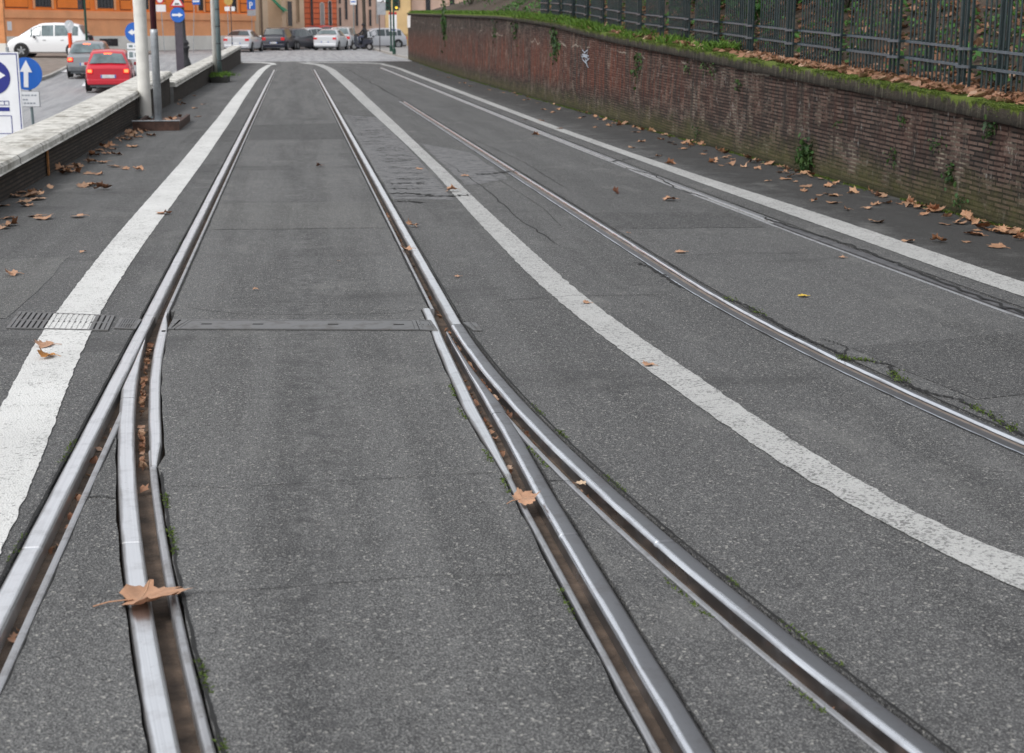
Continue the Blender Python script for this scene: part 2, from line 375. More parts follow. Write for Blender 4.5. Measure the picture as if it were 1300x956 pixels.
# asphalt sheet with the slots cut out and real side faces
def build_road():
    pts = []; polys = []
    X0, X1, Y0, Y1 = -2.62, 5.42, -6., 74.
    def addp(poly):
        b = len(pts); pts.extend(Vector(p) for p in poly); polys.append(list(range(b, b+len(poly))))
    outer = [(X0, Y0), (X1, Y0), (X1, 40), (5.6, 55), (6.2, 74), (X0, Y1)]
    addp(outer)
    rnd = random.Random(3)
    jag = []
    for poly in corr:
        jag.append([(x+rnd.uniform(-.004, .004), y) for x, y in poly])
        addp(jag[-1])
    r = delaunay_2d_cdt(pts, [], polys, 1, 1e-5)
    vs, es, fs = r[0], r[1], r[2]
    def inside(p, poly):
        c = False; n = len(poly); j = n-1
        for i in range(n):
            xi, yi = poly[i]; xj, yj = poly[j]
            if (yi > p[1]) != (yj > p[1]) and p[0] < (xj-xi)*(p[1]-yi)/(yj-yi)+xi: c = not c
            j = i
        return c
    keep = []
    for f in fs:
        c = sum((Vector(vs[i]) for i in f), Vector((0, 0)))/len(f)
        if any(inside(c, q) for q in jag): continue
        keep.append(tuple(f))
    bm = bmesh.new(); bv = [bm.verts.new((v[0], v[1], 0)) for v in vs]
    for f in keep:
        try: bm.faces.new([bv[i] for i in f])
        except ValueError: pass
    bmesh.ops.recalc_face_normals(bm, faces=bm.faces)
    for f in bm.faces:
        if f.normal.z < 0: f.normal_flip()
    be = [e for e in bm.edges if len(e.link_faces) == 1]
    r = bmesh.ops.extrude_edge_only(bm, edges=be)
    for v in r['geom']:
        if isinstance(v, bmesh.types.BMVert): v.co.z = -.06
    bmesh.ops.delete(bm, geom=[v for v in bm.verts if not v.link_faces], context='VERTS')
    me = bpy.data.meshes.new('road'); bm.to_mesh(me); me.materials.append(M_ASPH)
    o = bpy.data.objects.new('road', me); C.objects.link(o); tag(o, kind='structure'); return o
road = build_road()

# ground far and wide, and the bed under the road
def lprof(y):
    p = [(-400, -.95), (40, -.9), (52, -.68), (60, -.42), (70, -.06), (76, .08), (100, .25), (140, .35), (600, .6)]
    for (a, b), (c, d) in zip(p, p[1:]):
        if a <= y <= c: return b+(d-b)*(y-a)/(c-a)
    return p[-1][1]
def mprof(y):
    if y < 74: return 0.
    return min(.22*(y-74)/26, .22)+max(0, y-100)*.003
def sm(a, b, x):
    t = min(1, max(0, (x-a)/(b-a))); return t*t*(3-2*t)
def S(x, y):
    l = lprof(y)+(sm(64, 78, y)*.012*min(14, max(0, -x-3)))
    if y < 73.9: return l if x < -2.7 else 0.
    return l+(mprof(y)-l)*sm(-5, -1, x)
def grid(name, xs, yy, fz, m, kind='structure'):
    mb = MB(); n = len(xs)
    mb.add([(x, y, fz(x, y)) for y in yy for x in xs], [(j*n+i, j*n+i+1, (j+1)*n+i+1, (j+1)*n+i) for j in range(len(yy)-1) for i in range(n-1)])
    o = mb.build(name, m, smooth=True); tag(o, kind=kind); return o
g = MB(); g.add([(-900, -900, -1.3), (900, -900, -1.3), (900, 900, -1.3), (-900, 900, -1.3)], [(0, 1, 2, 3)])
tag(g.build('ground', M_STREET), kind='structure')
g = MB(); g.add([(-2.64, -6, -.046), (5.45, -6, -.046), (6, 74, -.046), (-2.64, 74, -.046)], [(0, 1, 2, 3)])
tag(g.build('track_bed', M_BED), kind='structure')
xl = [-70, -40, -30, -22, -16, -12, -9, -7, -5, -3.5, -2.72]
grid('side_street', xl, [-30, 0, 20, 40, 46, 52, 56, 60, 63, 66, 69, 72, 74], S, M_STREET)
xi = xl[:-1]+[-2.6, -1.5, 0, 2, 4, 6.2, 9, 12, 18, 30, 60]
grid('intersection', xi, [74, 76, 78, 82, 88, 94, 100, 110, 125, 150, 200], S, M_STREET)

# ------------------------------------------------------------------ rail bars
def bar(name, fl, fr, a, b, m, parent, z=0., crown=.0, side=1, joint=()):
    """solid steel strip between two lines, rounded shoulders, slightly crowned"""
    Y = ys(a, b); mb = MB(); n = 8
    Y = sorted(set(Y+[j+d for j in joint if a < j < b for d in (-.012, -.008, .008, .012)]))
    for y in Y:
        l, r = fl(y), fr(y); w = r-l; zz = z-(.003 if any(abs(y-j) < .009 for j in joint) else 0)
        c = min(.010, w*.3); k = min(.004, w*.12)
        prof = [(l, -.048), (l, zz-c), (l+k, zz-k*.8), (l+c, zz), (r-c, zz+crown*.0), (r-k, zz-k*.8), (r, zz-c), (r, -.048)]
        if crown and w > .03:
            prof[3] = (l+c, zz); prof[4] = (r-c, zz)
        mb.v += [(p[0], y, p[1]) for p in prof]
    for i in range(len(Y)-1):
        for k in range(n-1):
            q = i*n+k; mb.f.append((q, q+n, q+n+1, q+1))
    mb.f.append(tuple(range(n))); mb.f.append(tuple(range(len(mb.v)-n, len(mb.v)))[::-1])
    o = mb.build(name, m, parent); ul = o.data.uv_layers.new(name='UVMap')
    for lp in o.data.loops:
        x_, y_, _ = o.data.vertices[lp.vertex_index].co; l, r = fl(y_), fr(y_); ul.data[lp.index].uv = ((x_-l)/max(1e-4, r-l), y_)
    return o
def K(c): return lambda y: c
def off(f, d): return lambda y: f(y)+d
def rail(label, group='grooved tram rails'):
    r = empty('tram_rail'); tag(r, label, 'rail', group); return r
AL = -.76
r1 = rail('straight left rail of the left tram track, its head running off the lower left corner')
bar('rail_head', K(AL-.062), K(AL), 1.2, 58, M_RAIL, r1, joint=(4.02,))
bar('guard_lip', K(AL+.040), K(AL+.062), 7.55, 58, M_LIP, r1, -.001)
bar('guard_lip', K(AL+.041), K(AL+.066), 1.2, 5.55, M_LIP, r1, -.001)
r2 = rail('curved branch rail splitting to the right off the left rail, big brown leaf across it')
bar('switch_blade', lambda y: max(AL+.004, BLr(y)-.062), BLr, 5.75, 7.44, M_RAIL, r2, -.001)
bar('rail_head', lambda y: max(AL+.004, BLr(y)-.062), BLr, 1.2, 5.74, M_RAIL, r2, joint=(4.02,))
bar('guard_plate', lambda y: BLr(y)+.05, lambda y: BLr(y)+.05+.048*min(1, max(.25, (y-4.5)/.6), max(.3, (7.62-y)/.5)), 4.78, 7.55, M_RAIL, r2, .003)
bar('guard_lip', off(BLr, .046), off(BLr, .071), 1.2, 4.98, M_LIP, r2, -.002)
r3 = rail('outer right rail of the left track, bending away to the lower right')
bar('rail_head', K(.742), K(.802), 7.02, 58, M_RAIL, r3)
bar('rail_head', OUr, off(OUr, .066), 1.2, 7.01, M_RAILR, r3, joint=(3.8,))
bar('guard_lip', K(.680), K(.700), 7.45, 58, M_LIP, r3, -.001)
bar('guard_lip', off(OUr, -.070), off(OUr, -.046), 1.2, 5.3, M_LIP, r3, -.002)
r4 = rail('inner right rail that starts as a blade and runs straight to the bottom edge')
bar('switch_blade', INr, lambda y: max(INr(y)+.006, min(INr(y)+.062, OUr(y)-.032)), 5.3, 6.85, M_RAILR, r4, -.001)
bar('rail_head', INr, lambda y: min(INr(y)+.062, OUr(y)-.048) if OUr(y)-.048 > INr(y)+.03 else INr(y)+.03, 1.2, 5.29, M_RAILR, r4, joint=(3.9,))
bar('guard_plate', lambda y: INr(y)-PL(y), lambda y: INr(y)-.020-.025*min(1, max(0, (7.2-y)/1.8)), 4.5, 7.45, M_RAIL, r4, .003)
bar('guard_lip', off(INr, -.068), off(INr, -.046), 1.2, 4.7, M_LIP, r4, -.002)
r5 = rail('left rail of the right track with mossy crack beside it')
bar('rail_head', off(R2L, -.062), R2L, 1.2, 30.9, M_RAILD, r5)
bar('guard_lip', off(R2L, .040), off(R2L, .078), 1.2, 30.9, M_RAILR, r5, -.001)
bar('groove_fill', off(R2L, .001), off(R2L, .039), 3.0, 30.9, simple('tan_rust_groove', (.15, .12, .10), .8, 0, .35, 9), r5, -.010)
r6 = rail('rightmost rail, running beside the white line next to the brick wall')
bar('rail_head', R2R, off(R2R, .064), 10.6, 61, M_LIP, r6)
bar('rail_head', R2R, off(R2R, .064), 1.2, 10.59, simple('rusty_head', (.10, .10, .105), .6, .3, .3, 10), r6)
bar('groove_fill', off(R2R, -.041), off(R2R, -.001), 10.6, 61, simple('packed_grit', (.22, .22, .215), .8, 0, .25, 8), r6, -.004)
bar('guard_lip', off(R2R, -.066), off(R2R, -.042), 10.6, 61, M_LIP, r6, .0)
bar('guard_lip', off(R2R, -.070), off(R2R, -.042), 1.2, 10.59, M_LIP, r6, .001)

# bolts on the guard plates
for rr, f in ((r2, lambda y: BLr(y)+.078), (r4, lambda y: INr(y)-.062)):
    for y in (7.05,):
        b = MB(); b.lathe([(.011, 0), (.011, .002)], (f(y), y, .0035), 10); b.build('bolt_hole', M_CRK, rr)

# ------------------------------------------------------------------ painted lines (each one sheet 4 mm above the asphalt)
def ribbon(name, L, Rr, m, parent, z=.004, jag=.008, step=.06, seed=1):
    """L/Rr: lists of (x,y) going away from the camera"""
    def samp(P, t):
        k = t*(len(P)-1); i = min(int(k), len(P)-2); f = k-i
        p0 = P[max(i-1, 0)]; p1 = P[i]; p2 = P[i+1]; p3 = P[min(i+2, len(P)-1)]
        return tuple(.5*((2*p1[a])+(-p0[a]+p2[a])*f+(2*p0[a]-5*p1[a]+4*p2[a]-p3[a])*f*f+(-p0[a]+3*p1[a]-3*p2[a]+p3[a])*f**3) for a in (0, 1))
    mb = MB(); n = 0
    N = 600
    for k in range(N+1):
        t = (k/N)**1.0; a = samp(L, t); b = samp(Rr, t)
        d = jag*.6
        a = (a[0]+d*noise.noise(Vector((a[1]*9, seed, 0)))+d*.8*noise.noise(Vector((a[1]*40, seed, 0))), a[1])
        b = (b[0]+d*noise.noise(Vector((b[1]*9, seed+9, 0)))+d*.8*noise.noise(Vector((b[1]*40, seed+5, 0))), b[1])
        mb.v += [(a[0], a[1], z), (b[0], b[1], z)]
        if k: mb.f.append((2*k-2, 2*k-1, 2*k+1, 2*k))
    return mb.build(name, m, parent)
def gx(pts): return [tuple(G(*p)[:2]) for p in pts]
WLl = [(-1.08, 2), (-1.11, 3.5), (-1.14, 4.8), (-1.20, 5.9), (-1.255, 6.8), (-1.28, 7.6), (-1.30, 8.8), (-1.32, 10.5), (-1.315, 13), (-1.31, 17), (-1.34, 26), (-1.39, 32), (-1.42, 46), (-1.38, 60), (-1.22, 66.5)]
WLr = [(-.82, 2), (-.85, 3.5), (-.90, 4.8), (-.97, 5.85), (-1.02, 6.8), (-1.05, 7.6), (-1.07, 8.8), (-1.08, 10.5), (-1.07, 13), (-1.06, 17), (-1.08, 26), (-1.12, 32), (-1.16, 46), (-1.12, 60), (-1.0, 66.5)]
# even spacing along y for both edges
def even(L, n=26):
    L = sorted(L, key=lambda p: p[1]); y0, y1 = L[0][1], L[-1][1]; o = []
    for k in range(n+1):
        y = y0*(y1/y0)**(k/n)
        for (a, b) in zip(L, L[1:]):
            if a[1] <= y <= b[1]+1e-9:
                f = (y-a[1])/(b[1]-a[1]+1e-12); o.append((a[0]+(b[0]-a[0])*f, y)); break
    return o
ribbon('lane_line', even(WLl), even(WLr), M_PAINT, road, seed=2, jag=.012)
ml = [(2.55, 1.9), (2.15, 2.6), (1.86, 3.29), (1.76, 3.66), (1.68, 3.96), (1.62, 4.38), (1.57, 4.85), (1.53, 5.34), (1.48, 5.96), (1.45, 6.39), (1.41, 7.16), (1.385, 7.87), (1.37, 8.72), (1.375, 9.9), (1.38, 11.64), (1.42, 14.4), (1.425, 18.26), (1.40, 22.3), (1.35, 31.2), (1.34, 40.7), (1.22, 60.0), (.9, 67)]
mr_ = [(2.75, 1.9), (2.33, 2.7), (1.99, 3.52), (1.88, 3.78), (1.82, 4.08), (1.78, 4.4), (1.74, 4.77), (1.70, 5.16), (1.66, 5.93), (1.62, 6.45), (1.58, 7.14), (1.56, 7.9), (1.55, 8.94), (1.545, 10.55), (1.55, 12.86), (1.565, 14.1), (1.575, 18.24), (1.60, 23.7), (1.62, 31.2), (1.65, 40.7), (1.55, 60.8), (1.3, 67)]
ribbon('lane_line', even(ml), even(mr_), M_PAINT2, road, seed=3, jag=.014)
rl = [(4.3, 3.5), (4.08, 5.5), (3.985, 7.3), (3.95, 8.2), (3.945, 9.5), (3.93, 11), (3.90, 13.3), (3.89, 16.5), (3.87, 21.5), (3.93, 32), (4.0, 45), (4.1, 60), (3.9, 67)]
rr_ = [(4.55, 3.5), (4.33, 5.5), (4.22, 7.7), (4.21, 8.8), (4.20, 10.1), (4.17, 11.8), (4.10, 13.9), (4.05, 17.1), (4.03, 22.5), (4.12, 33.6), (4.2, 45), (4.32, 60), (4.15, 68)]
ribbon('lane_line', even(rl), even(rr_), M_PAINT2, road, seed=4, jag=.010)
def flat(poly, name, m, parent, z=.004, kind=None):
    mb = MB(); mb.add([(p[0], p[1], z) for p in poly], [tuple(range(len(poly)))]); o = mb.build(name, m, parent)
    if kind: tag(o, kind=kind)
    return o
flat([(.6, 71.2), (3.2, 69.5), (4.05, 67.5), (4.25, 68.3), (3.5, 70.9), (.6, 72.6)], 'stop_line', M_PAINT2, road)
flat([(.80, 66.6), (1.28, 66.8), (1.0, 69), (.6, 71.3), (.15, 71.9), (.4, 69.5)], 'stop_line', M_PAINT2, road, .0045)
flat([(-1.02, 66.5), (-.78, 67), (-.95, 70.2), (-1.5, 72.4), (-2.5, 73), (-2.5, 71.6), (-1.6, 71), (-1.22, 69.3)], 'stop_line', M_PAINT, road, .005)

# rough worn panel, utility covers, cracks
pt = gx([(452, 152), (500, 148), (596, 258), (600, 264), (498, 262)])
def jagpoly(P, amp, n=10, seed=0):
    o = []
    for i in range(len(P)):
        a, b = Vector(P[i]), Vector(P[(i+1) % len(P)])
        for k in range(n):
            p = a.lerp(b, k/n); q = noise.noise_vector(Vector((p.x*6, p.y*3, seed)))
            o.append((p.x+q.x*amp, p.y+q.y*amp))
    return o
flat(jagpoly([(.83, 12.6), (1.36, 12.45), (1.40, 18), (1.38, 25), (.83, 26)], .02), 'worn_patch', M_RUB, road, .002)
flat(jagpoly([(1.60, 13.6), (2.10, 14.2), (2.1, 17.5), (1.62, 19)], .04, 10, 4), 'worn_patch', M_RUB, road, .002)
M_PATCH = asphalt('asphalt_patch', (.036, .036, .038), (.056, .056, .058), False)
M_PATCH2 = asphalt('asphalt_patch_pale', (.085, .085, .083), (.125, .125, .122), False)
flat(jagpoly([(-1.55, 19.5), (-.87, 19.7), (-.87, 22), (-1.5, 21.8)], .03, 8, 2), 'asphalt_patch', M_PATCH, road, .002)
flat(jagpoly([(-1.35, 15.2), (-.87, 15.3), (-.87, 16.4), (-1.3, 16.3)], .03, 8, 3), 'asphalt_patch', M_PATCH, road, .002)
def crack(px, w=.012, z=.003, name='crack', m=None, seed=0, world=False, sub=10, wob=1.6):
    P = px if world else gx(px); pts = []
    for a, b in zip(P, P[1:]):
        for k in range(sub): pts.append(Vector(a).lerp(Vector(b), k/sub))
    pts.append(Vector(P[-1])); mb = MB()
    for i, p in enumerate(pts):
        d = (pts[min(i+1, len(pts)-1)]-pts[max(0, i-1)]); d.normalize(); n = Vector((-d.y, d.x))
        q = noise.noise(Vector((i*.7, seed, 1)))*w*wob
        ww = w*(.55+.9*abs(noise.noise(Vector((i*.9, seed+4, 2))))) * (min(1, i/2+.1)*min(1, (len(pts)-1-i)/2+.1))
        a = p+n*(q+ww/2); b = p+n*(q-ww/2); mb.v += [(a.x, a.y, z), (b.x, b.y, z)]
        if i: mb.f.append((2*i-2, 2*i-1, 2*i+1, 2*i))
    return mb.build(name, m or M_CRK, road)
ckR = [(918, 378), (948, 388), (985, 410), (1010, 425), (1045, 440), (1072, 452), (1068, 456), (1100, 458), (1130, 464), (1135, 478), (1160, 492), (1180, 500), (1215, 507), (1250, 525), (1290, 548), (1330, 566)]
crack(ckR, .022, .0045, seed=1)
crack([(1072, 452), (1075, 441), (1058, 435), (1040, 430)], .012, .0045, seed=2)
crack([(493, 246), (520, 246), (560, 250), (600, 248)], .085, .006, seed=3)
crack([(603, 222), (625, 221), (655, 217)], .08, .006, seed=4)
crack([(500, 256), (520, 256), (540, 258)], .07, .006, seed=5)
crack([(230, 390), (300, 399), (400, 400), (505, 398), (530, 393)], .006, .003, seed=6)
crack([(107, 632), (130, 631), (150, 634)], .010, .003, seed=7)
crack([(205, 617), (290, 620), (420, 612), (560, 604), (640, 600)], .0035, .003, seed=8)
crack([(255, 256), (330, 262), (420, 262), (480, 258)], .006, .003, seed=9)
crack([(690, 610), (712, 611), (730, 612)], .008, .003, seed=10)
crack([(240, 205), (270, 206)], .02, .003, seed=11)
crack([(806, 333), (825, 340), (845, 352), (865, 366)], .03, .003, seed=12)
crack([(620, 220), (660, 245), (690, 265), (715, 290)], .006, .003, seed=13)
crack([(965, 275), (1010, 290), (1085, 313), (1150, 340), (1230, 372), (1330, 408)], .035, .003, seed=14)
crack([(790, 212), (830, 222), (860, 240), (900, 252)], .02, .003, seed=15)
crack([(770, 206), (800, 202), (840, 200)], .05, .003, seed=16)
for k in range(24):
    y = 12.9+k*.55+random.uniform(-.2, .2); x = random.uniform(.84, 1.0)
    crack([(x, y), (x+random.uniform(.1, .3), y+random.uniform(-.1, .1)), (x+random.uniform(.3, .42), y+random.uniform(-.15, .15))], random.uniform(.025, .065), .005, seed=20+k, world=True, wob=3.)
crack([(-.62, 3.62), (-.2, 3.60), (.3, 3.63), (.60, 3.60)], .0035, .003, world=True, seed=61)
crack([(1.0, 7.6), (1.5, 7.7), (2.1, 7.65)], .008, .0045, world=True, seed=64)
crack([(2.35, 9.0), (2.8, 9.1), (3.5, 9.0)], .008, .003, world=True, seed=65)
crack([(1.66, 16.5), (1.75, 13.5), (1.72, 11.0), (1.78, 9.6)], .012, .003, world=True, seed=66, wob=4)
crack([(2.4, 20), (2.55, 16), (2.5, 13)], .010, .003, world=True, seed=67, wob=3)
flat(jagpoly([(2.66, 5.2), (3.55, 5.4), (3.5, 6.4), (2.52, 6.2)], .03, 8, 8), 'asphalt_patch', M_PATCH, road, .0022)
flat(jagpoly([(2.36, 10.4), (3.50, 10.3), (3.48, 11.2), (2.36, 11.4)], .03, 8, 9), 'asphalt_patch', M_PATCH, road, .0022)
flat(jagpoly([(-.67, 10.8), (.66, 10.7), (.66, 12.4), (-.67, 12.5)], .02, 8, 10), 'asphalt_patch', M_PATCH2, road, .0022)
flat(jagpoly([(-2.3, 7.6), (-1.5, 7.5), (-1.5, 9.6), (-2.3, 9.5)], .03, 8, 11), 'asphalt_patch', M_PATCH2, road, .0022)
flat(jagpoly([(-.66, 20), (.66, 20), (.66, 23.5), (-.66, 23.2)], .02, 8, 12), 'asphalt_patch', M_PATCH, road, .0022)
# thin dark joint along both edges of every rail slot
for f, a, b in ((K(-.829), 2, 56), (K(-.688), 7.6, 56), (K(.669), 7.6, 56), (K(.810), 7.2, 56), (off(R2L, -.070), 2, 31), (off(R2L, .087), 2, 31), (off(R2R, .080), 2, 60), (off(OUr, .077), 2, 7.1), (off(BLr, .082), 2, 4.7)):
    crack([(f(y), y) for y in ys(a, b)], .012, .0025, seed=a+b, world=True, sub=3, name='joint', wob=.35)
crack([(2.30, 31), (2.2, 45), (2.05, 62)], .05, .003, world=True, seed=44, name='joint')

# drainage channel across the track and the grates
def cover(x0, y0, x1, y1, zt, name, slots=0, m=M_GRATE, parent=None, rim=.012, painted=None):
    pass
gp = lambda u, v: G(u, v)
def grate(label, pA, pB, pC, pD, nslot, cross=False, paint_from=None, paint_to=None):
    """pA near-left, pB near-right, pC far-right, pD far-left (road plane points)"""
    A, B, Cc, D = [Vector(p).to_3d() for p in (pA, pB, pC, pD)]
    t = empty('drain_grate', (A+B+Cc+D)/4); o0 = t.location.copy()
    tag(t, label, 'grate', 'drain covers set across the track')
    def P(a, b, z): return (A.lerp(B, a)).lerp(D.lerp(Cc, a), b)+Vector((0, 0, z))-o0
    def slab(mb, a0, a1, b0, b1, z0, z1):
        vs = [P(a, b, z) for z in (z0, z1) for a, b in ((a0, b0), (a1, b0), (a1, b1), (a0, b1))]
        mb.add(vs, [(3, 2, 1, 0), (4, 5, 6, 7), (0, 1, 5, 4), (1, 2, 6, 5), (2, 3, 7, 6), (3, 0, 4, 7)])
    w = (B-A).length; h = (D-A).length; rw = .018/w; rh = .014/h
    mb = MB(); slab(mb, 0, 1, 0, 1, .001, .0025); mb.build('pit_shade_sheet', M_CRK, t)  # flat black sheet stands in for the shade below the slots
    mb = MB(); slab(mb, 0, 1, 0, rh, .001, .008); slab(mb, 0, 1, 1-rh, 1, .001, .008); slab(mb, 0, rw, rh, 1-rh, .001, .008); slab(mb, 1-rw, 1, rh, 1-rh, .001, .008)
    mb.build('frame', M_GRATE, t)
    mb = MB(); pm = MB()
    if nslot:
        for k in range(nslot):
            a0 = rw+(1-2*rw)*(k+.18)/nslot; a1 = rw+(1-2*rw)*(k+.82)/nslot
            tgt = pm if paint_from is not None and paint_from < (a0+a1)/2 < paint_to else mb
            slab(tgt, a0, a1, rh*1.3, 1-rh*1.3, .002, .0075)
        slab(mb, rw, 1-rw, .47, .53, .002, .0068)
    else:
        slab(mb, rw*1.1, 1-rw*1.1, rh*1.4, 1-rh*1.4, .002, .0072)
        for a in (.08, .30, .62, .90):
            slab(pm, a, a+.045, .47, .55, .0075, .0083)
    mb.build('slats', M_GRATE, t)
    if pm.v: pm.build('slats' if nslot else 'lifting_slot', M_PAINT if nslot else M_CRK, t)
    return t
grate('slotted cast iron drain grate partly painted over by the left white line', gp(8, 418), gp(137, 421), gp(146, 402), gp(24, 397), 17, paint_from=.38, paint_to=.80)
grate('small chequered cover between the slotted grate and the left rail', gp(145, 418), gp(172, 419), gp(180, 407), gp(153, 405), 6)
grate('long narrow steel channel cover spanning between the two rails', (G(222, 419)), G(532, 420), G(527, 408), G(241, 407.5), 0)
grate('short end plate of the channel against the left guard plate', G(213, 419), G(221, 419), G(240, 407.5), G(220, 407), 0)
grate('short end plate of the channel against the right guard plate', G(533, 420), G(556, 421), G(547, 408), G(528, 408), 0)
grate('short cover on the far side of the right rail with rounded asphalt edge', G(601, 421), G(612, 421), G(604, 411), G(588, 411), 0)

# ------------------------------------------------------------------ right wall
WB = [(-8, 5.30), (30, 5.28), (38, 5.32), (46, 5.4), (56, 5.6), (66, 5.82), (77.8, 6.05)]
def wx(y):
    for (a, b), (c, d) in zip(WB, WB[1:]):
        if a <= y <= c: return b+(d-b)*(y-a)/(c-a)
    return WB[-1][1]
TP = [(-8, .45), (4, .68), (9.7, .895), (12.9, 1.025), (16.5, 1.15), (19.2, 1.255), (23.5, 1.40), (26.5, 1.53), (29, 1.65), (31, 1.72), (37.3, 1.88), (50, 2.07), (77.8, 2.47)]
def topz(y):
    for (a, b), (c, d) in zip(TP, TP[1:]):
        if a <= y <= c: return b+(d-b)*(y-a)/(c-a)
    return TP[-1][1]
def caph(y): return .145 if y < 20 else max(.10, .145-(y-20)*.003)
wall = empty('brick_wall', (5.3, 9, 0)); tag(wall, 'long weathered brick retaining wall with mossy cap on the right of the road', 'wall')
def uvmesh(name, vs, fs, uvs, m, parent, smooth=False):
    me = bpy.data.meshes.new(name); me.from_pydata(vs, [], fs)
    ul = me.uv_layers.new(name='UVMap')
    for lp in me.loops: ul.data[lp.index].uv = uvs[lp.vertex_index]
    me.materials.append(m)
    if smooth:
        for p in me.polygons: p.use_smooth = True
    o = bpy.data.objects.new(name, me); C.objects.link(o)
    if parent: o.parent = parent; o.matrix_parent_inverse = Matrix.Translation(-Vector(parent.location))
    return o
def wall_body():
    Y = [-8]
    while Y[-1] < 77.8: Y.append(min(77.8, Y[-1]+max(.15, abs(Y[-1])*.02)))
    vs = []; uvs = []; fs = []; nz = 14
    for y in Y:
        zt = topz(y)-caph(y)+.01
        for k in range(nz):
            z = -.1+(zt+.1)*k/(nz-1)
            bx = noise.noise(Vector((y*.8, z*1.5, 0)))*.018+noise.noise(Vector((y*5, z*7, 3)))*.006
            vs.append((wx(y)+bx+.015*z, y, z)); uvs.append((y, z-.018*y+5))
    for i in range(len(Y)-1):
        for k in range(nz-1):
            a = i*nz+k; fs.append((a, a+1, a+nz+1, a+nz))
    # far end return
    b = len(vs); y = 77.8; zt = topz(y)-caph(y)+.01
    vs += [(wx(y)+.015*zt, y, zt), (8.2, y, zt), (8.2, y, -.1), (wx(y), y, -.1)]; uvs += [(0, zt), (2, zt), (2, 0), (0, 0)]
    fs.append((b, b+1, b+2, b+3))
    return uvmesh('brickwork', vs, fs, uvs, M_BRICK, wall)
wall_body()
def wall_cap():
    Y = [-8]
    while Y[-1] < 77.8: Y.append(min(77.8, Y[-1]+max(.06, abs(Y[-1])*.008)))
    vs = []; uvs = []; fs = []; pr = []
    for y in Y:
        x = wx(y)-.03; zt = topz(y); h = caph(y)
        j = noise.noise(Vector((y*2, 0, 0)))*.012+noise.noise(Vector((y*11, 0, 5)))*.007
        P = [(x+.05, zt-h, 0), (x+j*.5, zt-h+.004+j*.6, .05), (x+j+.002, zt-h*.5, .45), (x+j, zt-.03, .85), (x+.02+j, zt-.006+j*.6, 1.15), (x+.09, zt+j, 1.3), (x+.30, zt+.005, .9)]
        vs += [(p[0], y, p[1]) for p in P]; uvs += [(y, p[2]) for p in P]
    n = 7
    for i in range(len(Y)-1):
        for k in range(n-1):
            a = i*n+k; fs.append((a, a+1, a+n+1, a+n))
    b = len(vs); vs += [vs[(len(Y)-1)*n+k] for k in range(n)]; uvs += [(0, .3)]*n; fs.append(tuple(range(b, b+n)))
    uvmesh('cap', vs, fs, uvs, M_CAPR, wall, True)
wall_cap()
def wchild(mb, name, m, label=None):
    o = mb.build(name, m, wall); o.matrix_parent_inverse = Matrix.Translation(-Vector(wall.location))
    if label: o['label'] = label
    return o
# pale graffiti scribble, small white plate
gr = MB(); rg = random.Random(5)
def wallpt(u, v, proud=.012):
    lo, hi = 3., 77.
    for _ in range(50):
        y = (lo+hi)/2; d = ray(u, v); yy = wx(y)*d[1]/d[0]
        lo, hi = (y, hi) if yy > y else (lo, y)
    d = ray(u, v); t = (wx(y)-proud)/d[0]; return Vector((wx(y)-proud+.015*(H+d[2]*t), d[1]*t, H+d[2]*t))
scr = [[(738, 63), (741, 67), (745, 63), (744, 70), (738, 69), (745, 74)], [(737, 70), (739, 76), (743, 80), (746, 86)], [(740, 66), (743, 78), (747, 74)], [(738, 72), (746, 71)], [(742, 76), (745, 84)]]
for s_ in scr:
    P = [wallpt(*p, proud=.018) for p in s_]
    for a, b in zip(P, P[1:]):
        d = (b-a).normalized(); n = d.cross(Vector((1, 0, 0)))*.010
        gr.add([a-n, a+n, b+n, b-n], [(0, 1, 2, 3)])
wchild(gr, 'graffiti', simple('graffiti_paint', (.34, .38, .44), .8), 'pale blue-white scribbled graffiti')
mb = MB(); a = wallpt(516.5, 20, .03); b = wallpt(519, 35, .03); mb.bb(a.x-.01, a.x+.01, a.y-2.2, a.y+.1, b.z, a.z); wchild(mb, 'plate', simple('white_plate', (.75, .75, .74), .5), 'narrow white plate near the far end')

# embankment behind the wall
def bank(x, y):
    x0 = wx(max(-8, min(77.8, y)))+.25; d = x-x0
    base = topz(max(-8, min(77.8, y)))
    s_ = .02*d if d < .5 else .01+(d-.5)*.62
    s_ = min(s_, 3.6+.05*(d-6))
    s_ *= 1-.55*sm(35, 60, y)
    return base-.02+s_+noise.noise(Vector((x*1.3, y*1.3, 0)))*.07+noise.noise(Vector((x*5, y*5, 2)))*.025
def bank_grid():
    Y = [-8+.4*k for k in range(0, 90)]+[28+1.2*k for k in range(0, 42)]
    ds = [.0, .12, .25, .4, .55, .7, .9, 1.2, 1.5, 1.9, 2.4, 3, 4, 5, 6, 8, 11, 16, 25, 40]
    mb = MB(); n = len(ds)
    for y in Y:
        for d in ds:
            x = wx(max(-8, min(77.8, y)))+.22+d; mb.v.append((x, y, bank(x, y)))
    for i in range(len(Y)-1):
        for k in range(n-1):
            a = i*n+k; mb.f.append((a, a+1, a+n+1, a+n))
    tag(mb.build('embankment', M_SOIL, smooth=True), kind='structure')
bank_grid()

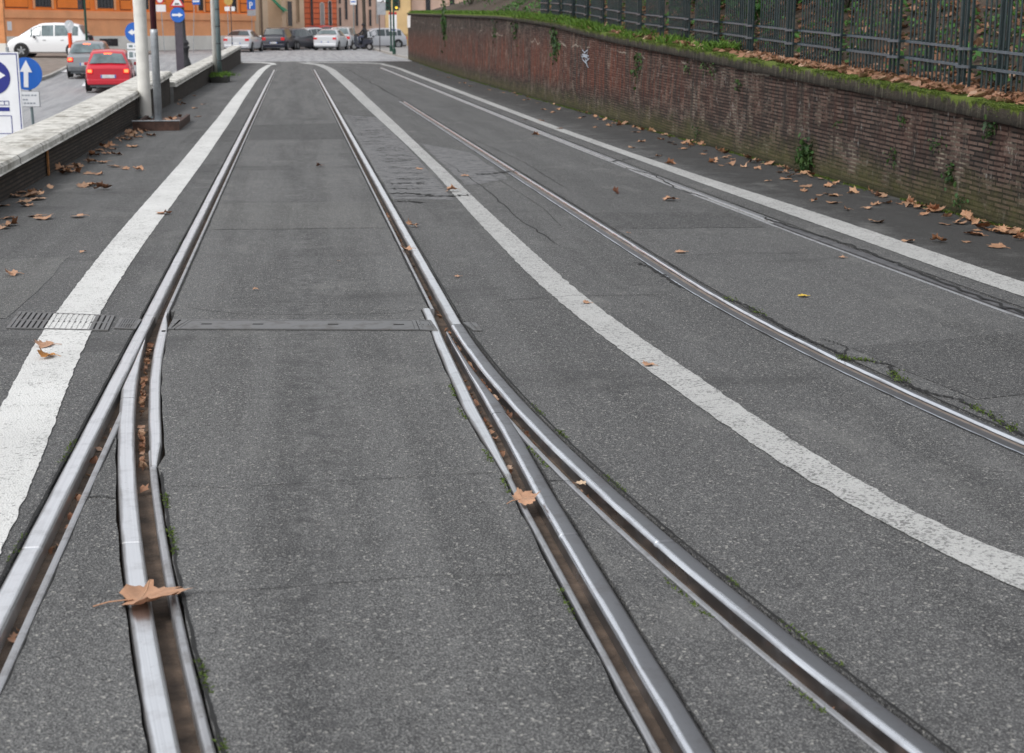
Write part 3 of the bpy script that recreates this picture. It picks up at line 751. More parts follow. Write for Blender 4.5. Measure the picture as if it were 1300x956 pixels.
# ------------------------------------------------------------------ leaves
def leaf_outline(r=1.):
    lob = [(0, 1.), (.16, .80), (.36, .70), (.60, .95), (.85, .70), (1.05, .66), (1.32, .88), (1.62, .66), (2.05, .60), (2.6, .46), (3.14, .22)]
    pts = [(k*1., rr) for k, rr in lob]
    out = []
    for a, q in pts: out.append((math.sin(a)*q, math.cos(a)*q))
    for a, q in reversed(pts[1:-1]): out.append((-math.sin(a)*q, math.cos(a)*q))
    return out
def leaf_geo(rnd, size, curl, teeth=True):
    """curled plane-tree leaf: centre, inner ring and a lobed outer ring"""
    base = leaf_outline(); o2 = []
    for i in range(len(base)):
        a = Vector(base[i]); b = Vector(base[(i+1) % len(base)]); o2.append(a)
        if teeth: o2.append(a.lerp(b, .3)*(1+rnd.uniform(-.12, .02))); o2.append(a.lerp(b, .62)*(1+rnd.uniform(-.06, .12)))
    n = len(o2); vs = [Vector((0, 0, 0))]
    for f in (.35, .7, 1.): vs += [Vector((p.x*f, p.y*f, 0)) for p in o2]
    k1, k2, ph = rnd.uniform(.4, 1.)*curl, rnd.uniform(-.6, .9)*curl, rnd.uniform(0, 6.28); ax = rnd.uniform(0, PI)
    sd = rnd.uniform(0, 90)
    for v in vs:
        u_ = v.x*math.cos(ax)+v.y*math.sin(ax); w_ = -v.x*math.sin(ax)+v.y*math.cos(ax); r = v.length
        v.z = k1*.55*u_*u_+k2*.4*w_*abs(w_)+r*.10*curl*math.sin(3*math.atan2(v.y, v.x)+ph)+.12*curl*noise.noise(Vector((v.x*3, v.y*3, sd)))
        sh = 1-.28*curl*abs(u_)
        nx = u_*sh*math.cos(ax)-w_*math.sin(ax); ny = u_*sh*math.sin(ax)+w_*math.cos(ax); v.x, v.y = nx, ny
    fs = [(0, 1+i, 1+(i+1) % n) for i in range(n)]
    for q in range(2):
        for i in range(n):
            a = 1+q*n+i; b = 1+q*n+(i+1) % n; fs.append((a, a+n, b+n, b))
    zmin = min(v.z for v in vs)
    vs = [Vector((v.x, v.y, v.z-zmin))*size*.5 for v in vs]
    # stalk
    c = vs[1+2*n+len(leaf_outline())] if False else Vector((0, -.06*size, vs[0].z))
    st = [c, c+Vector((.03*size*curl, -.22*size, .01*size)), c+Vector((.06*size*curl, -.36*size, -c.z*.7))]
    b = len(vs); w = .008*size+.0006
    for p in st: vs += [p+Vector((w, 0, 0)), p+Vector((-w, 0, .0)), p+Vector((0, 0, w*1.5))]
    for i in range(2):
        for k in range(3):
            a = b+i*3+k; d = b+i*3+(k+1) % 3; fs.append((a, d, d+3, a+3))
    return vs, fs
rl_ = random.Random(11)
leaf_meshes = []
for k in range(9):
    vs, fs = leaf_geo(rl_, .158, [.5, .9, 1.3, .7, 1.5, .45, 1.1, 1.7, .8][k])
    me = bpy.data.meshes.new('leaf'); me.from_pydata([tuple(v) for v in vs], [], fs); me.materials.append(M_LEAF)
    for p in me.polygons: p.use_smooth = True
    leaf_meshes.append(me)
G_ROAD = 'dry leaves scattered on the road'
def leaf(p, sc_=1., rz=None, mesh=None, label=None, group=None, tilt=(0, 0), mat=None, z=.004):
    me = mesh if mesh is not None else leaf_meshes[rl_.randrange(9)]
    if mat:
        me = me.copy(); me.materials.clear(); me.materials.append(mat)
    o = bpy.data.objects.new('fallen_leaf', me); C.objects.link(o)
    o.location = (p[0], p[1], (p[2] if len(p) > 2 else 0)+z); o.scale = (sc_, sc_, sc_)
    o.rotation_euler = (tilt[0], tilt[1], rl_.uniform(0, 6.28) if rz is None else rz)
    tag(o, label, 'leaf', group); return o
def bigleaf(px, size, curl, seed, label, rz, mat=M_BIGLEAF, tilt=(0, 0), z=.006):
    vs, fs = leaf_geo(random.Random(seed), size, curl)
    me = bpy.data.meshes.new('leaf'); me.from_pydata([tuple(v) for v in vs], [], fs); me.materials.append(mat)
    for p in me.polygons: p.use_smooth = True
    return leaf(G(*px), 1., rz, me, label, None, tilt, None, z)
big_ = bigleaf((178, 764), .215, .95, 5, 'large pale brown leaf lying across the left branch rail', -1.45, z=.003)
big_.scale = (1.1, 1.3, .9)
bigleaf((664, 638), .15, .75, 8, 'orange brown leaf caught on the inner right rail with points up', -1.2, z=.006)
bigleaf((738, 616), .055, .5, 9, 'tiny pale leaf stuck on the lip of the outer right rail', .4, simple('pale_leaf', (.55, .40, .27), .6))
bigleaf((518, 318), .15, 1.2, 12, 'curled rust brown leaf lying across the right rail above the channel', 1.9)
bigleaf((524, 289), .14, 1.5, 13, 'crumpled brown leaf just right of the right rail', .3)
bigleaf((60, 440), .155, .9, 14, 'brown leaf on the white line just in front of the slotted grate', 1.5)
bigleaf((62, 455), .13, 1.3, 15, 'thin curled ochre leaf on the white line, nearest of the two by the grate', 1.3, simple('ochre_leaf', (.45, .2, .05), .6))
bigleaf((209, 272), .17, 1.1, 16, 'pinkish brown leaf halfway up the left white line', 2.8)
bigleaf((102, 276), .17, .6, 17, 'flat tan leaf on the asphalt between left parapet and white line', 1.7)
bigleaf((177, 217), .16, 1.6, 18, 'rolled dark brown leaf left of the white line', 1.)
bigleaf((106, 321), .07, .8, 19, 'small orange leaf left of the white line', 2.5)
bigleaf((17, 350), .15, 1.3, 20, 'dry curled leaf at the left edge of the picture', 1.4)
bigleaf((782, 246), .13, 1.9, 21, 'dark brown leaf standing upright on the right lane', 1.1, M_DARKLEAF, (.5, .2))
bigleaf((853, 255), .19, .9, 22, 'tan leaf on the right lane behind the dark upright leaf', 1.8)
bigleaf((866, 321), .115, .4, 23, 'narrow pinkish leaf in the middle of the right lane', 1.6)
bigleaf((1021, 377), .085, .5, 24, 'single yellow leaf on the right lane', 1.5, M_YLEAF)
bigleaf((825, 465), .09, .8, 25, 'small brown leaf on the central white line', .9)
bigleaf((746, 386), .07, 1., 26, 'small curled leaf touching the central white line edge', 1.2)
bigleaf((576, 244), .16, 1.2, 27, 'brown leaf on the central white line by the black seam', 1.5)
bigleaf((591, 224), .12, .5, 28, 'flat pale leaf just right of the central line near the seam', .7)
bigleaf((533, 215), .13, .6, 29, 'pale leaf on the rough worn panel', 1.9)
bigleaf((407, 212), .14, 1.3, 30, 'dark curled leaf between the rails of the left track', 2.0, M_DARKLEAF)
bigleaf((325, 369), .045, 1., 31, 'tiny brown leaf between the left track rails above the channel', 1.)
bigleaf((430, 333), .03, .8, 35, 'tiny leaf scrap left of the right rail', 1.)
bigleaf((582, 352), .06, .5, 32, 'straw coloured scrap right of the right rail', 1.55)
bigleaf((1070, 338-10), .07, .9, 33, 'small leaf on the rightmost rail', 1.)
bigleaf((798, 297), .05, .8, 34, 'small leaf in the groove of the right track left rail', 1.)
# along the foot of the right wall (read off from the picture) and the left parapet
rightpx = [(1297, 302), (1280, 297), (1262, 294), (1240, 293), (1230, 297), (1246, 299), (1270, 314), (1226, 308), (1192, 308), (1200, 285), (1216, 284), (1190, 267), (1178, 262), (1160, 258), (1186, 270), (1172, 273), (1150, 308), (1140, 259), (1125, 258), (1110, 260), (1100, 265), (1085, 246), (1115, 247), (1112, 283), (1076, 267), (1058, 259), (1035, 256), (1020, 243), (1050, 247), (1060, 249), (1025, 237), (1010, 232), (1000, 228), (1040, 248), (975, 230), (960, 215), (945, 213), (930, 210), (915, 211), (905, 207), (990, 220), (920, 201), (930, 203), (907, 204), (895, 192), (893, 197), (878, 186), (868, 189), (853, 172), (850, 181), (840, 178), (857, 184), (872, 183), (825, 164), (815, 166), (805, 168), (812, 181), (802, 188), (835, 198), (849, 209), (780, 157), (775, 161), (760, 152), (757, 162), (740, 149), (735, 151), (710, 140), (700, 143), (690, 139), (683, 131), (672, 127), (666, 127), (656, 121), (665, 152), (687, 154), (712, 164), (680, 172), (640, 118), (597, 109), (590, 106), (585, 105), (620, 115), (568, 99), (556, 97), (545, 92), (535, 88), (527, 84)]
for u, v in rightpx:
    p = G(u+rl_.uniform(-2, 2), v+rl_.uniform(-.6, .6)); D_ = rl_.uniform(.6, 1.15)
    if p.x > wx(p.y)-.08: p.x = wx(p.y)-.08
    leaf(p, D_, label='dry brown leaf lying along the foot of the right brick wall', group='leaves along the right wall', tilt=(rl_.uniform(-.12, .12), rl_.uniform(-.12, .12)), z=.004)
for k in range(40):
    y = 8.5+26*rl_.random()**1.1; x = wx(y)-.07-abs(rl_.gauss(0, .12))*(1 if y < 20 else .6)
    if 19 < y and rl_.random() < .3: continue
    leaf((x, y, 0), rl_.uniform(.55, 1.15), label='dry brown leaf lying along the foot of the right brick wall', group='leaves along the right wall', tilt=(rl_.uniform(-.4, .4), rl_.uniform(-.4, .4)), z=.015)
leftpx = [(5, 262), (8, 278), (12, 287), (3, 290), (30, 246), (22, 250), (38, 250), (30, 258), (36, 262), (45, 254), (55, 278), (48, 275), (70, 214), (78, 216), (88, 212), (95, 210), (82, 220), (90, 219), (100, 213), (115, 221), (124, 222), (112, 204), (120, 198), (118, 207), (132, 207), (128, 192), (135, 196), (143, 190), (148, 212), (157, 215), (150, 197), (126, 236), (118, 236), (104, 238), (131, 241), (152, 177), (158, 174), (165, 178), (163, 172), (172, 170), (178, 166), (184, 167), (176, 175), (166, 187), (172, 187), (193, 173), (187, 163), (215, 128), (228, 134), (233, 133), (247, 122), (248, 138), (226, 149), (258, 133), (252, 149)]
for u, v in leftpx:
    p = G(u, v)
    if p.x < -2.50: p.x = -2.50
    leaf(p, rl_.uniform(.95, 1.4), label='dry brown leaf on the asphalt beside the left parapet', group='leaves along the left parapet', tilt=(rl_.uniform(-.12, .12), rl_.uniform(-.12, .12)), z=.006)
for k in range(26):
    y = rl_.choice([15.4, 17.6, 18.4, 20.3, 21.3, 13.4])+rl_.gauss(0, .3); x = -2.44+abs(rl_.gauss(0, .11))
    leaf((x, y, 0), rl_.uniform(.6, 1.1), label='dry brown leaf on the asphalt beside the left parapet', group='leaves along the left parapet', tilt=(rl_.uniform(-.7, .7), rl_.uniform(-.7, .7)), z=.03)
for k in range(44):
    y = rl_.choice([9.3, 9.9, 10.5, 11.3, 12.2, 14.2, 16.3, 17.2])+rl_.gauss(0, .25); x = wx(y)-.08-abs(rl_.gauss(0, .10))
    leaf((x, y, 0), rl_.uniform(.7, 1.05), label='dry brown leaf lying along the foot of the right brick wall', group='leaves along the right wall', tilt=(rl_.uniform(-.5, .5), rl_.uniform(-.5, .5)), z=.02)
# debris packed in the grooves
def scatter(name, n, fpos, m, size, curl=1., detail=False, seed=1, upright=.5):
    rr = random.Random(seed); mb = MB()
    for _ in range(n):
        p = fpos(rr)
        if p is None: continue
        s_ = size*rr.uniform(.6, 1.3)
        E = Matrix.Rotation(rr.uniform(0, 6.28), 3, 'Z') @ Matrix.Rotation(rr.gauss(0, upright), 3, 'X') @ Matrix.Rotation(rr.gauss(0, upright), 3, 'Y')
        sh = [(0, -.5, 0), (.32, -.15, .12*curl), (.42, .2, .05), (.16, .22, 0), (0, .55, .1*curl), (-.16, .22, 0), (-.42, .2, .08), (-.32, -.15, .14*curl)] if detail else [(0, -.5, 0), (.3, 0, .1*curl), (0, .5, .04), (-.3, 0, .12*curl)]
        vs = [E @ (Vector(q)*s_)+Vector(p) for q in sh]
        mb.add(vs, [(0, 1, 2, 3), (3, 4, 5), (5, 6, 7, 0), (0, 3, 5)] if detail else [(0, 1, 2, 3)])
    return mb.build(name, m)
def groove(rr):
    k = rr.random()
    if rr.random() < .35: return None
    if k < .30: y = rr.uniform(4.6, 6.9); return (BLr(y)+.024, y, -.032+rr.random()*.012)
    if k < .50: y = rr.uniform(5.0, 7.0); return (OUr(y)-.025, y, -.03+rr.random()*.012)
    if k < .60: y = rr.uniform(4.6, 6.0); return (INr(y)-.03, y, -.03)
    if k < .66: y = rr.uniform(5.6, 6.5); return (AL+.02, y, -.035)
    if k < .76: y = 2.5+3*rr.random(); return (AL+.02+rr.uniform(-.01, .01), y, -.038)
    if k < .86: y = rr.uniform(7, 12); return (.722, y, -.035)
    y = rr.uniform(2.5, 5); return (OUr(y)-.03, y, -.038)
tag(scatter('groove_debris', 330, groove, M_LITTER, .034, 1.2, True, 4, .6), kind='stuff')

# leaf litter and ivy on the bank
def litter_edge(rr):
    y = 6+34*rr.random()**1.4; d = abs(rr.gauss(.30, .22)); x = wx(y)+d+.03
    if y > 17 and rr.random() < .5: return None
    return (x, y, max(bank(x, y), topz(y) if d < .27 else -9)+.012)
tag(scatter('leaf_litter', 4200, litter_edge, M_LITTER, .11, 1.2, True, 5, .35), kind='stuff')
def litter_bank(rr):
    y = 6+30*rr.random()**1.3; x = wx(y)+.6+4.2*rr.random(); return (x, y, bank(x, y)+.03)
tag(scatter('leaf_litter', 5200, litter_bank, M_LITTER, .12, 1.2, True, 6, .4), kind='stuff')
def ivyf(rr):
    y = 5+40*rr.random()**1.2; x = wx(y)+.75+5*rr.random()**1.2
    if noise.noise(Vector((x*1.2, y*1.2, 7))) < -.2: return None
    return (x, y, bank(x, y)+rr.uniform(.0, .10))
tag(scatter('ivy', 24000, ivyf, M_IVY, .075, 1., False, 7, .7), kind='stuff')

# blades: grass and moss
def blades(name, n, fpos, m, h, w, seed=1, lean=.5):
    rr = random.Random(seed); mb = MB()
    for _ in range(n):
        p = fpos(rr)
        if p is None: continue
        p = Vector(p); a = rr.uniform(0, 6.28); hh = h*rr.uniform(.5, 1.2); d = Vector((math.cos(a), math.sin(a), 0)); l = Vector((rr.gauss(0, lean), rr.gauss(0, lean), 1)).normalized()*hh
        mb.add([p-d*w/2, p+d*w/2, p+l*.6+d*w*.4, p+l+Vector((l.x*.4, l.y*.4, -hh*.1)), p+l*.6-d*w*.4], [(0, 1, 2, 3, 4)])
    return mb.build(name, m)
def capgrass(rr):
    y = 18+58*rr.random()**1.5; dens = noise.noise(Vector((y*.9, 3, 0)))+(.45 if y > 26 else -.05)
    if dens < -.05+.2*rr.random(): return None
    x = wx(y)+rr.uniform(-.02, .4); return (x, y, max(topz(y)-.01, bank(x, y) if x > wx(y)+.25 else 0))
tag(blades('grass', 16000, capgrass, M_GRASS, .15, .016, 8), kind='stuff')
def capmoss(rr):
    y = 5+30*rr.random()**1.3
    if noise.noise(Vector((y*1.7, 9, 0))) < -.15: return None
    q = rr.random(); x = wx(y)-.035+rr.random()*.12; z = topz(y)-.004
    if q < .45: x = wx(y)-.034; z = topz(y)-.01-abs(rr.gauss(0, .03))*(1 if noise.noise(Vector((y*5, 1, 0))) > 0 else .3)
    return (x, y, z)
tag(blades('moss', 26000, capmoss, M_MOSS, .016, .007, 9, .9), kind='stuff')
def seams(rr):
    k = rr.random()
    if k < .22: y = 2.4+2.4*rr.random(); x = BLr(y)+.085; s_ = 3
    elif k < .42: y = 2.4+3*rr.random(); x = OUr(y)+.08; s_ = 5
    elif k < .56: y = 3+3.6*rr.random(); x = INr(y)-PL(y)-.012; s_ = 7
    elif k < .66: y = 2.4+2.5*rr.random(); x = OUr(y)-.085; s_ = 9
    elif k < .78: y = 12+26*rr.random(); x = .665+rr.choice([0, .15]); s_ = 11
    elif k < .88: y = 8+26*rr.random(); x = -.83+rr.choice([0, .145]); s_ = 12
    else: y = 2.6+3*rr.random(); x = AL-.07; s_ = 13
    if noise.noise(Vector((y*3.1, s_, 0))) < .12: return None
    return (x+rr.gauss(0, .005), y, 0)
tag(blades('moss', 5200, seams, M_MOSS, .010, .005, 10, 1.), kind='stuff')
ckw = gx(ckR)
def crackmoss(rr):
    i = rr.randrange(len(ckw)-1); a, b = Vector(ckw[i]), Vector(ckw[i+1]); p = a.lerp(b, rr.random())
    if noise.noise(Vector((p.x*4, p.y*4, 4))) < .05: return None
    return (p.x+rr.gauss(0, .018), p.y+rr.gauss(0, .018), .003)
tag(blades('moss', 1000, crackmoss, M_MOSS, .014, .006, 11, 1.), kind='stuff')
def footmoss(rr):
    y = 8+60*rr.random()**1.3
    if noise.noise(Vector((y*1.1, 6, 0))) < -.1: return None
    return (wx(y)-abs(rr.gauss(0, .03)), y, 0)
tag(blades('moss', 9000, footmoss, M_MOSS, .03, .01, 12, .7), kind='stuff')
def bedgrass(rr):
    return (-2.62+rr.gauss(.05, .16), 50+rr.gauss(0, 2.2), .0)

M_WEED = leafmat('weed_green', [(.015, .05, .012), (.035, .085, .018), (.012, .03, .010), (.06, .11, .03)], 'isl', 0)
# weeds rooted in the wall
def weed(px, n, spread, size, label, seed, hang=.3):
    p = wallpt(*px, proud=.0); rr = random.Random(seed); t = MB()
    if n < 100: n = int(n*.6)
    for _ in range(n):
        q = Vector((-abs(rr.gauss(.03, .03)), rr.gauss(0, spread), rr.gauss(-hang*spread, spread)))
        E = Matrix.Rotation(rr.uniform(0, 6.28), 3, 'Z') @ Matrix.Rotation(rr.gauss(.8, .5), 3, 'X'); s_ = size*rr.uniform(.6, 1.3)
        sh = [(0, -.5, 0), (.3, -.1, .08), (.22, .3, .05), (0, .55, 0), (-.22, .3, .05), (-.3, -.1, .1)]
        t.add([E @ (Vector(c)*s_)+q for c in sh], [(0, 1, 2, 3), (0, 3, 4, 5)])
    for _ in range(max(3, n//12)):
        q = Vector((-abs(rr.gauss(.03, .03)), rr.gauss(0, spread), rr.gauss(-hang*spread, spread))); t.tube([(0, 0, 0), q*.5+Vector((-.02, 0, .02)), q], .003, 4)
    o = t.build('wall_weed', M_WEED, loc=p); tag(o, label, 'plant', 'weeds growing out of the brick wall'); return o
weed((1025, 200), 260, .085, .06, 'largest leafy bush growing from the foot of the brick wall', 1, .1)
weed((1261, 158), 60, .045, .045, 'weed just under the cap at the right end of the wall', 2, 1)
weed((1208, 221), 60, .045, .045, 'bright weed low in the wall right of the dark upright leaf pile', 3)
weed((1223, 257), 40, .045, .035, 'small weed near the foot of the wall, rightmost of the low ones', 4)
weed((1193, 183), 34, .04, .035, 'thin weed in the upper wall left of the cap weed', 5)
weed((1137, 203), 50, .05, .035, 'narrow upright weed in the wall between the bush and the right edge', 6, -.2)
weed((1148, 152), 24, .03, .035, 'tiny weed below the cap above the narrow upright weed', 7)
weed((940, 106), 40, .05, .04, 'small dark weed high on the wall left of the leafy bush', 8)
weed((886, 167), 30, .05, .035, 'small weed low on the wall, leftmost of the low ones', 9)
weed((907, 84), 40, .06, .05, 'weed hanging just under the cap beside its left twin', 10)
weed((896, 85), 30, .05, .04, 'weed hanging just under the cap, left one of a pair', 11)
weed((810, 86), 90, .13, .06, 'wide spreading weed halfway up the wall', 12, 0)
weed((874, 86), 30, .06, .04, 'weed in the upper wall between the spreading weed and the pair', 13)
weed((812, 67), 40, .09, .05, 'weed dangling from the cap above the spreading weed', 14, 1)
weed((704, 42), 120, .16, .08, 'ivy tuft trailing from the cap left of the graffiti', 15, 1.2)
weed((708, 50), 60, .12, .07, 'lower end of the ivy trail left of the graffiti', 16, 1.)
weed((564, 22), 260, .35, .13, 'bright green bush spilling over the cap near the far end of the wall', 17, .3)
weed((655, 28), 90, .2, .08, 'sparse creeper under the cap in the middle of the wall', 18, 1)
weed((628, 30), 60, .16, .08, 'small dark creeper under the cap left of the sparse one', 19, 1)
weed((1068, 208-52), 14, .03, .03, 'tiny weed sprouting from a joint above the leafy bush', 20)

# ------------------------------------------------------------------ iron fence
fence = empty('iron_fence', (5.75, 9, .9)); tag(fence, 'dark green iron bar fence standing in leaf litter behind the mossy wall cap', 'fence')
def fchild(mb, name, m, parent=None):
    o = mb.build(name, m, fence); o.matrix_parent_inverse = Matrix.Translation(-Vector(fence.location)); return o
FX = 5.75
def fx(y): return wx(min(77, y))+.45
rrf = random.Random(2)
piers = []; y = 11.68-1.48*4
while y < 33: piers.append(y); y += 1.48
def fz(y): return topz(y)+.02
HT = 2.3
for i, py in enumerate(piers):
    x = fx(py); z0 = fz(py)
    mb = MB()
    for k in (-1, 0, 1):
        mb.bb(x-.075, x-.053, py+k*.095-.010, py+k*.095+.010, z0-.1, z0+HT)
    for k in (-.6, .6):
        mb.bb(x+.27, x+.29, py+k*.085-.009, py+k*.085+.009, z0-.1, z0+HT)
    for zz in (.16, .31, 1.9, 2.1):
        mb.bb(x-.055, x+.28, py-.10, py-.085, z0+zz-.012, z0+zz+.012); mb.bb(x-.055, x+.28, py+.085, py+.10, z0+zz-.012, z0+zz+.012)
    fchild(mb, 'pier', M_FENCE)
    for zz in (.16, .31, 2.1):
        mb = MB(); mb.bb(x-.090, x-.0765, py-.125, py+.125, z0+zz-.010, z0+zz+.014); fchild(mb, 'pier_rail', M_FENCET)
    # panel up to the next pier: rails and bars
    ny = py+1.48; xa, xb = fx(py+.16), fx(ny-.14)
    s0, s1 = fz(py+.16), fz(ny-.14); a0, a1 = py+.13, ny-.13
    for zz in (.16, .31, 2.1):
        mb = MB(); vs = []
        for (yy, xx, s_) in ((a0, xa, s0), (a1, xb, s1)):
            vs += [(xx-.02, yy, s_+zz-.009), (xx-.02, yy, s_+zz+.012), (xx+.018, yy, s_+zz+.012), (xx+.018, yy, s_+zz-.009)]
        mb.add(vs, [(0, 1, 2, 3), (7, 6, 5, 4), (0, 4, 5, 1), (1, 5, 6, 2), (2, 6, 7, 3), (3, 7, 4, 0)])
        fchild(mb, 'rail', M_FENCET)
    mb = MB(); yy = py+.17
    while yy < ny-.15:
        s_ = fz(yy); x_ = fx(yy); mb.tube([(x_, yy, s_-.08), (x_, yy, s_+HT)], .0088, 6); yy += .0855
    o = fchild(mb, 'bars', M_FENCE)

# ------------------------------------------------------------------ trees and shrubs on the bank
def crown_geo(mb, c, rad, n, size, rr):
    lob = [(Vector(c)+Vector((rr.gauss(0, rad[0]*.5), rr.gauss(0, rad[1]*.5), rr.gauss(0, rad[2]*.45))), rr.uniform(.3, .6)) for _ in range(14)]
    for _ in range(n):
        q, s0 = lob[rr.randrange(14)]; d = Vector((rr.gauss(0, 1), rr.gauss(0, 1), rr.gauss(0, 1))).normalized()*rr.random()**.4
        p = q+Vector((d.x*rad[0]*s0, d.y*rad[1]*s0, d.z*rad[2]*s0))
        E = Matrix.Rotation(rr.uniform(0, 6.28), 3, 'Z') @ Matrix.Rotation(rr.uniform(-1.2, 1.2), 3, 'X'); s_ = size*rr.uniform(.6, 1.4)
        mb.add([E @ (Vector(k)*s_)+p for k in ((0, -.5, 0), (.3, 0, .1), (0, .5, 0), (-.3, 0, .1))], [(0, 1, 2, 3)])
def tree(x, y, h, r, label, seed, n=2600, leafs=.30, tr=.2, z=None):
    rr = random.Random(seed); z = bank(x, y) if z is None else z
    t = empty('tree', (x, y, z)); tag(t, label, 'tree', 'trees above the brick wall')
    mb = MB(); top = Vector((rr.gauss(0, .3), rr.gauss(0, .3), h*.62))
    mb.tube([(0, 0, -.3), (.05, 0, h*.2), top*.6+Vector((.1, 0, 0)), top], [tr*1.3, tr, tr*.8, tr*.5], 10)
    for k in range(6):
        a = k*1.05+rr.random(); b0 = top*rr.uniform(.6, 1.); e = b0+Vector((math.cos(a)*r*.6, math.sin(a)*r*.6, h*.22)); mb.tube([b0, b0.lerp(e, .5)+Vector((0, 0, .2)), e], [tr*.4, tr*.28, tr*.1], 6)
    mb.build('trunk', M_BARK, t, True)
    mb = MB(); crown_geo(mb, (0, 0, h*.8), (r, r, r*.62), n, leafs, rr); mb.build('crown', M_CROWN, t)
for i, (x, y, h, r) in enumerate([(13.5, 15, 9, 3.), (14, 23, 10, 3.2), (12.5, 32, 9, 3.), (11.5, 40, 10, 3.4), (9.6, 50, 9, 3.6), (9.8, 61, 9, 3.6), (9.8, 71, 8, 3.4), (15, 7, 10, 3.4), (19, 28, 11, 4.5), (18, 48, 11, 4.5), (18, 66, 11, 5)]):
    tree(x, y, h, r, ['tree on the bank behind the nearest visible stretch of fence', 'second tree on the bank, behind the middle of the fence', 'tree behind the far end of the iron fence', 'tree above the reddest stretch of the wall', 'tree above the far grassy part of the wall', 'tree two places before the traffic light end of the wall', 'last tree on the bank, over the far corner of the wall', 'nearest tree on the bank beyond the right edge', 'tree in the back row behind the fence', 'tree in the back row above the middle of the wall', 'tree in the back row near the far corner'][i], 100+i)
def shrub(x, y, r, label, seed, n=900, size=.12, m=None):
    rr = random.Random(seed); z = bank(x, y); t = empty('shrub', (x, y, z)); tag(t, label, 'shrub', 'shrubs on the bank')
    mb = MB()
    for k in range(5):
        a = k*1.25; mb.tube([(0, 0, -.1), (math.cos(a)*r*.5, math.sin(a)*r*.5, r*.9)], [.03, .01], 5)
    mb.build('stem', M_BARK, t); mb = MB(); crown_geo(mb, (0, 0, r*.8), (r, r, r*.8), n, size, rr); mb.build('foliage', m or M_IVY, t)
sl = ['dense dark shrub behind the fence', 'dark shrub left of the dense one behind the fence', 'broad shrub where the fence leaves the top of the picture', 'ragged shrub beyond the end of the fence', 'low shrub above the reddish bricks', 'shrub above the middle of the far wall', 'shrub over the far third of the wall', 'shrub near the far corner of the wall', 'dark shrub right above the traffic light end of the wall', 'shrub half behind the broad one']
for i, (x, y, r) in enumerate([(6.9, 17.5, .8), (6.9, 19.4, .9), (7.0, 21.6, 1.), (6.9, 24.5, .9), (7.1, 28, 1.), (7.3, 33, 1.1), (7.4, 41, 1.3), (7.8, 52, 1.5), (8., 66, 1.6), (7.2, 23, .9)]):
    shrub(x, y, r, sl[i], 200+i, 1500)

# ------------------------------------------------------------------ left parapet
def parapet(label, y0, y1, xi, xo, zf, ct, m, bx):
    t = empty('parapet_wall', ((xi+xo)/2, (y0+y1)/2, 0)); tag(t, label, 'wall', 'low wall between the tram road and the side street'); o0 = Vector(t.location)
    Y = [y0+(y1-y0)*k/40 for k in range(41)]; vs = []; uvs = []; fs = []
    for y in Y:
        zt = zf(y)-ct
        for z in (-.05, zt*.5, zt+.005): vs.append((bx+noise.noise(Vector((y*2, z*4, 0)))*.01, y, z)); uvs.append((y, z))
    for i in range(40):
        for k in (0, 1): a = i*3+k; fs.append((a, a+3, a+4, a+1))
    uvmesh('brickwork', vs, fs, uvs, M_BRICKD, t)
    mb = MB()
    for y in Y: mb.v += [(xo+.02-o0.x, y-o0.y, S(-5, min(y, 73))-.3), (xo+.02-o0.x, y-o0.y, zf(y)-ct+.005)]
    for i in range(40): mb.f.append((2*i, 2*i+1, 2*i+3, 2*i+2))
    # end faces
    for y, s_ in ((y0, 1), (y1, -1)):
        b = len(mb.v); z = zf(y)-ct; mb.v += [(bx-o0.x, y-o0.y, -.9), (xo+.02-o0.x, y-o0.y, -1.2), (xo+.02-o0.x, y-o0.y, z), (bx-o0.x, y-o0.y, z)]; mb.f.append((b, b+1, b+2, b+3))
    mb.build('street_face', M_CONC, t)
    # cap stones: one long part with rounded, chipped edge
    Yc = [y0+(y1-y0)*k/260 for k in range(261)]; mb = MB(); n = 8
    for y in Yc:
        z = zf(y); j = noise.noise(Vector((y*1.5, xi, 0)))*.008+noise.noise(Vector((y*9, xi, 3)))*.008
        jt = -.006 if abs((y*1.0) % 1.2) < .03 else 0
        P = [(xi+.02, z-ct), (xi+j, z-ct+.01), (xi+j, z-.03), (xi-.025+j, z-.004+jt), (xi-.10, z+jt+j*.4), (xo+.06, z+jt), (xo, z-.02), (xo, z-ct)]
        P = [(p[0]-o0.x, p[1]) for p in P]
        mb.v += [(p[0], y-o0.y, p[1]) for p in P]
    for i in range(260):
        for k in range(n-1): a = i*n+k; mb.f.append((a, a+n, a+n+1, a+1))
    mb.f.append(tuple(range(n))); mb.f.append(tuple(range(len(mb.v)-n, len(mb.v)))[::-1])
    mb.build('cap', m, t)
    return t
parapet('near stretch of the low parapet with broad pale travertine cap', 4., 30.6, -2.50, -3.06, lambda y: .30+.0125*(y-9)+(.008*(y-19) if y > 19 else 0), .088, M_CAPL, -2.56)
parapet('far stretch of the low parapet with bright white cap, ending at the junction', 30.7, 70., -2.46, -2.92, lambda y: .44+.0100*(y-31), .10, M_CAPL, -2.50)
mb = MB(); mb.bb(-2.548, -2.536, 15.22, 15.30, .0, .288); o = mb.build('rust_strip', simple('orange_rust', (.32, .13, .03), .8, 0, .5, 20)); tag(o, 'thin rusty orange strip fixed upright on the near parapet', 'strip')

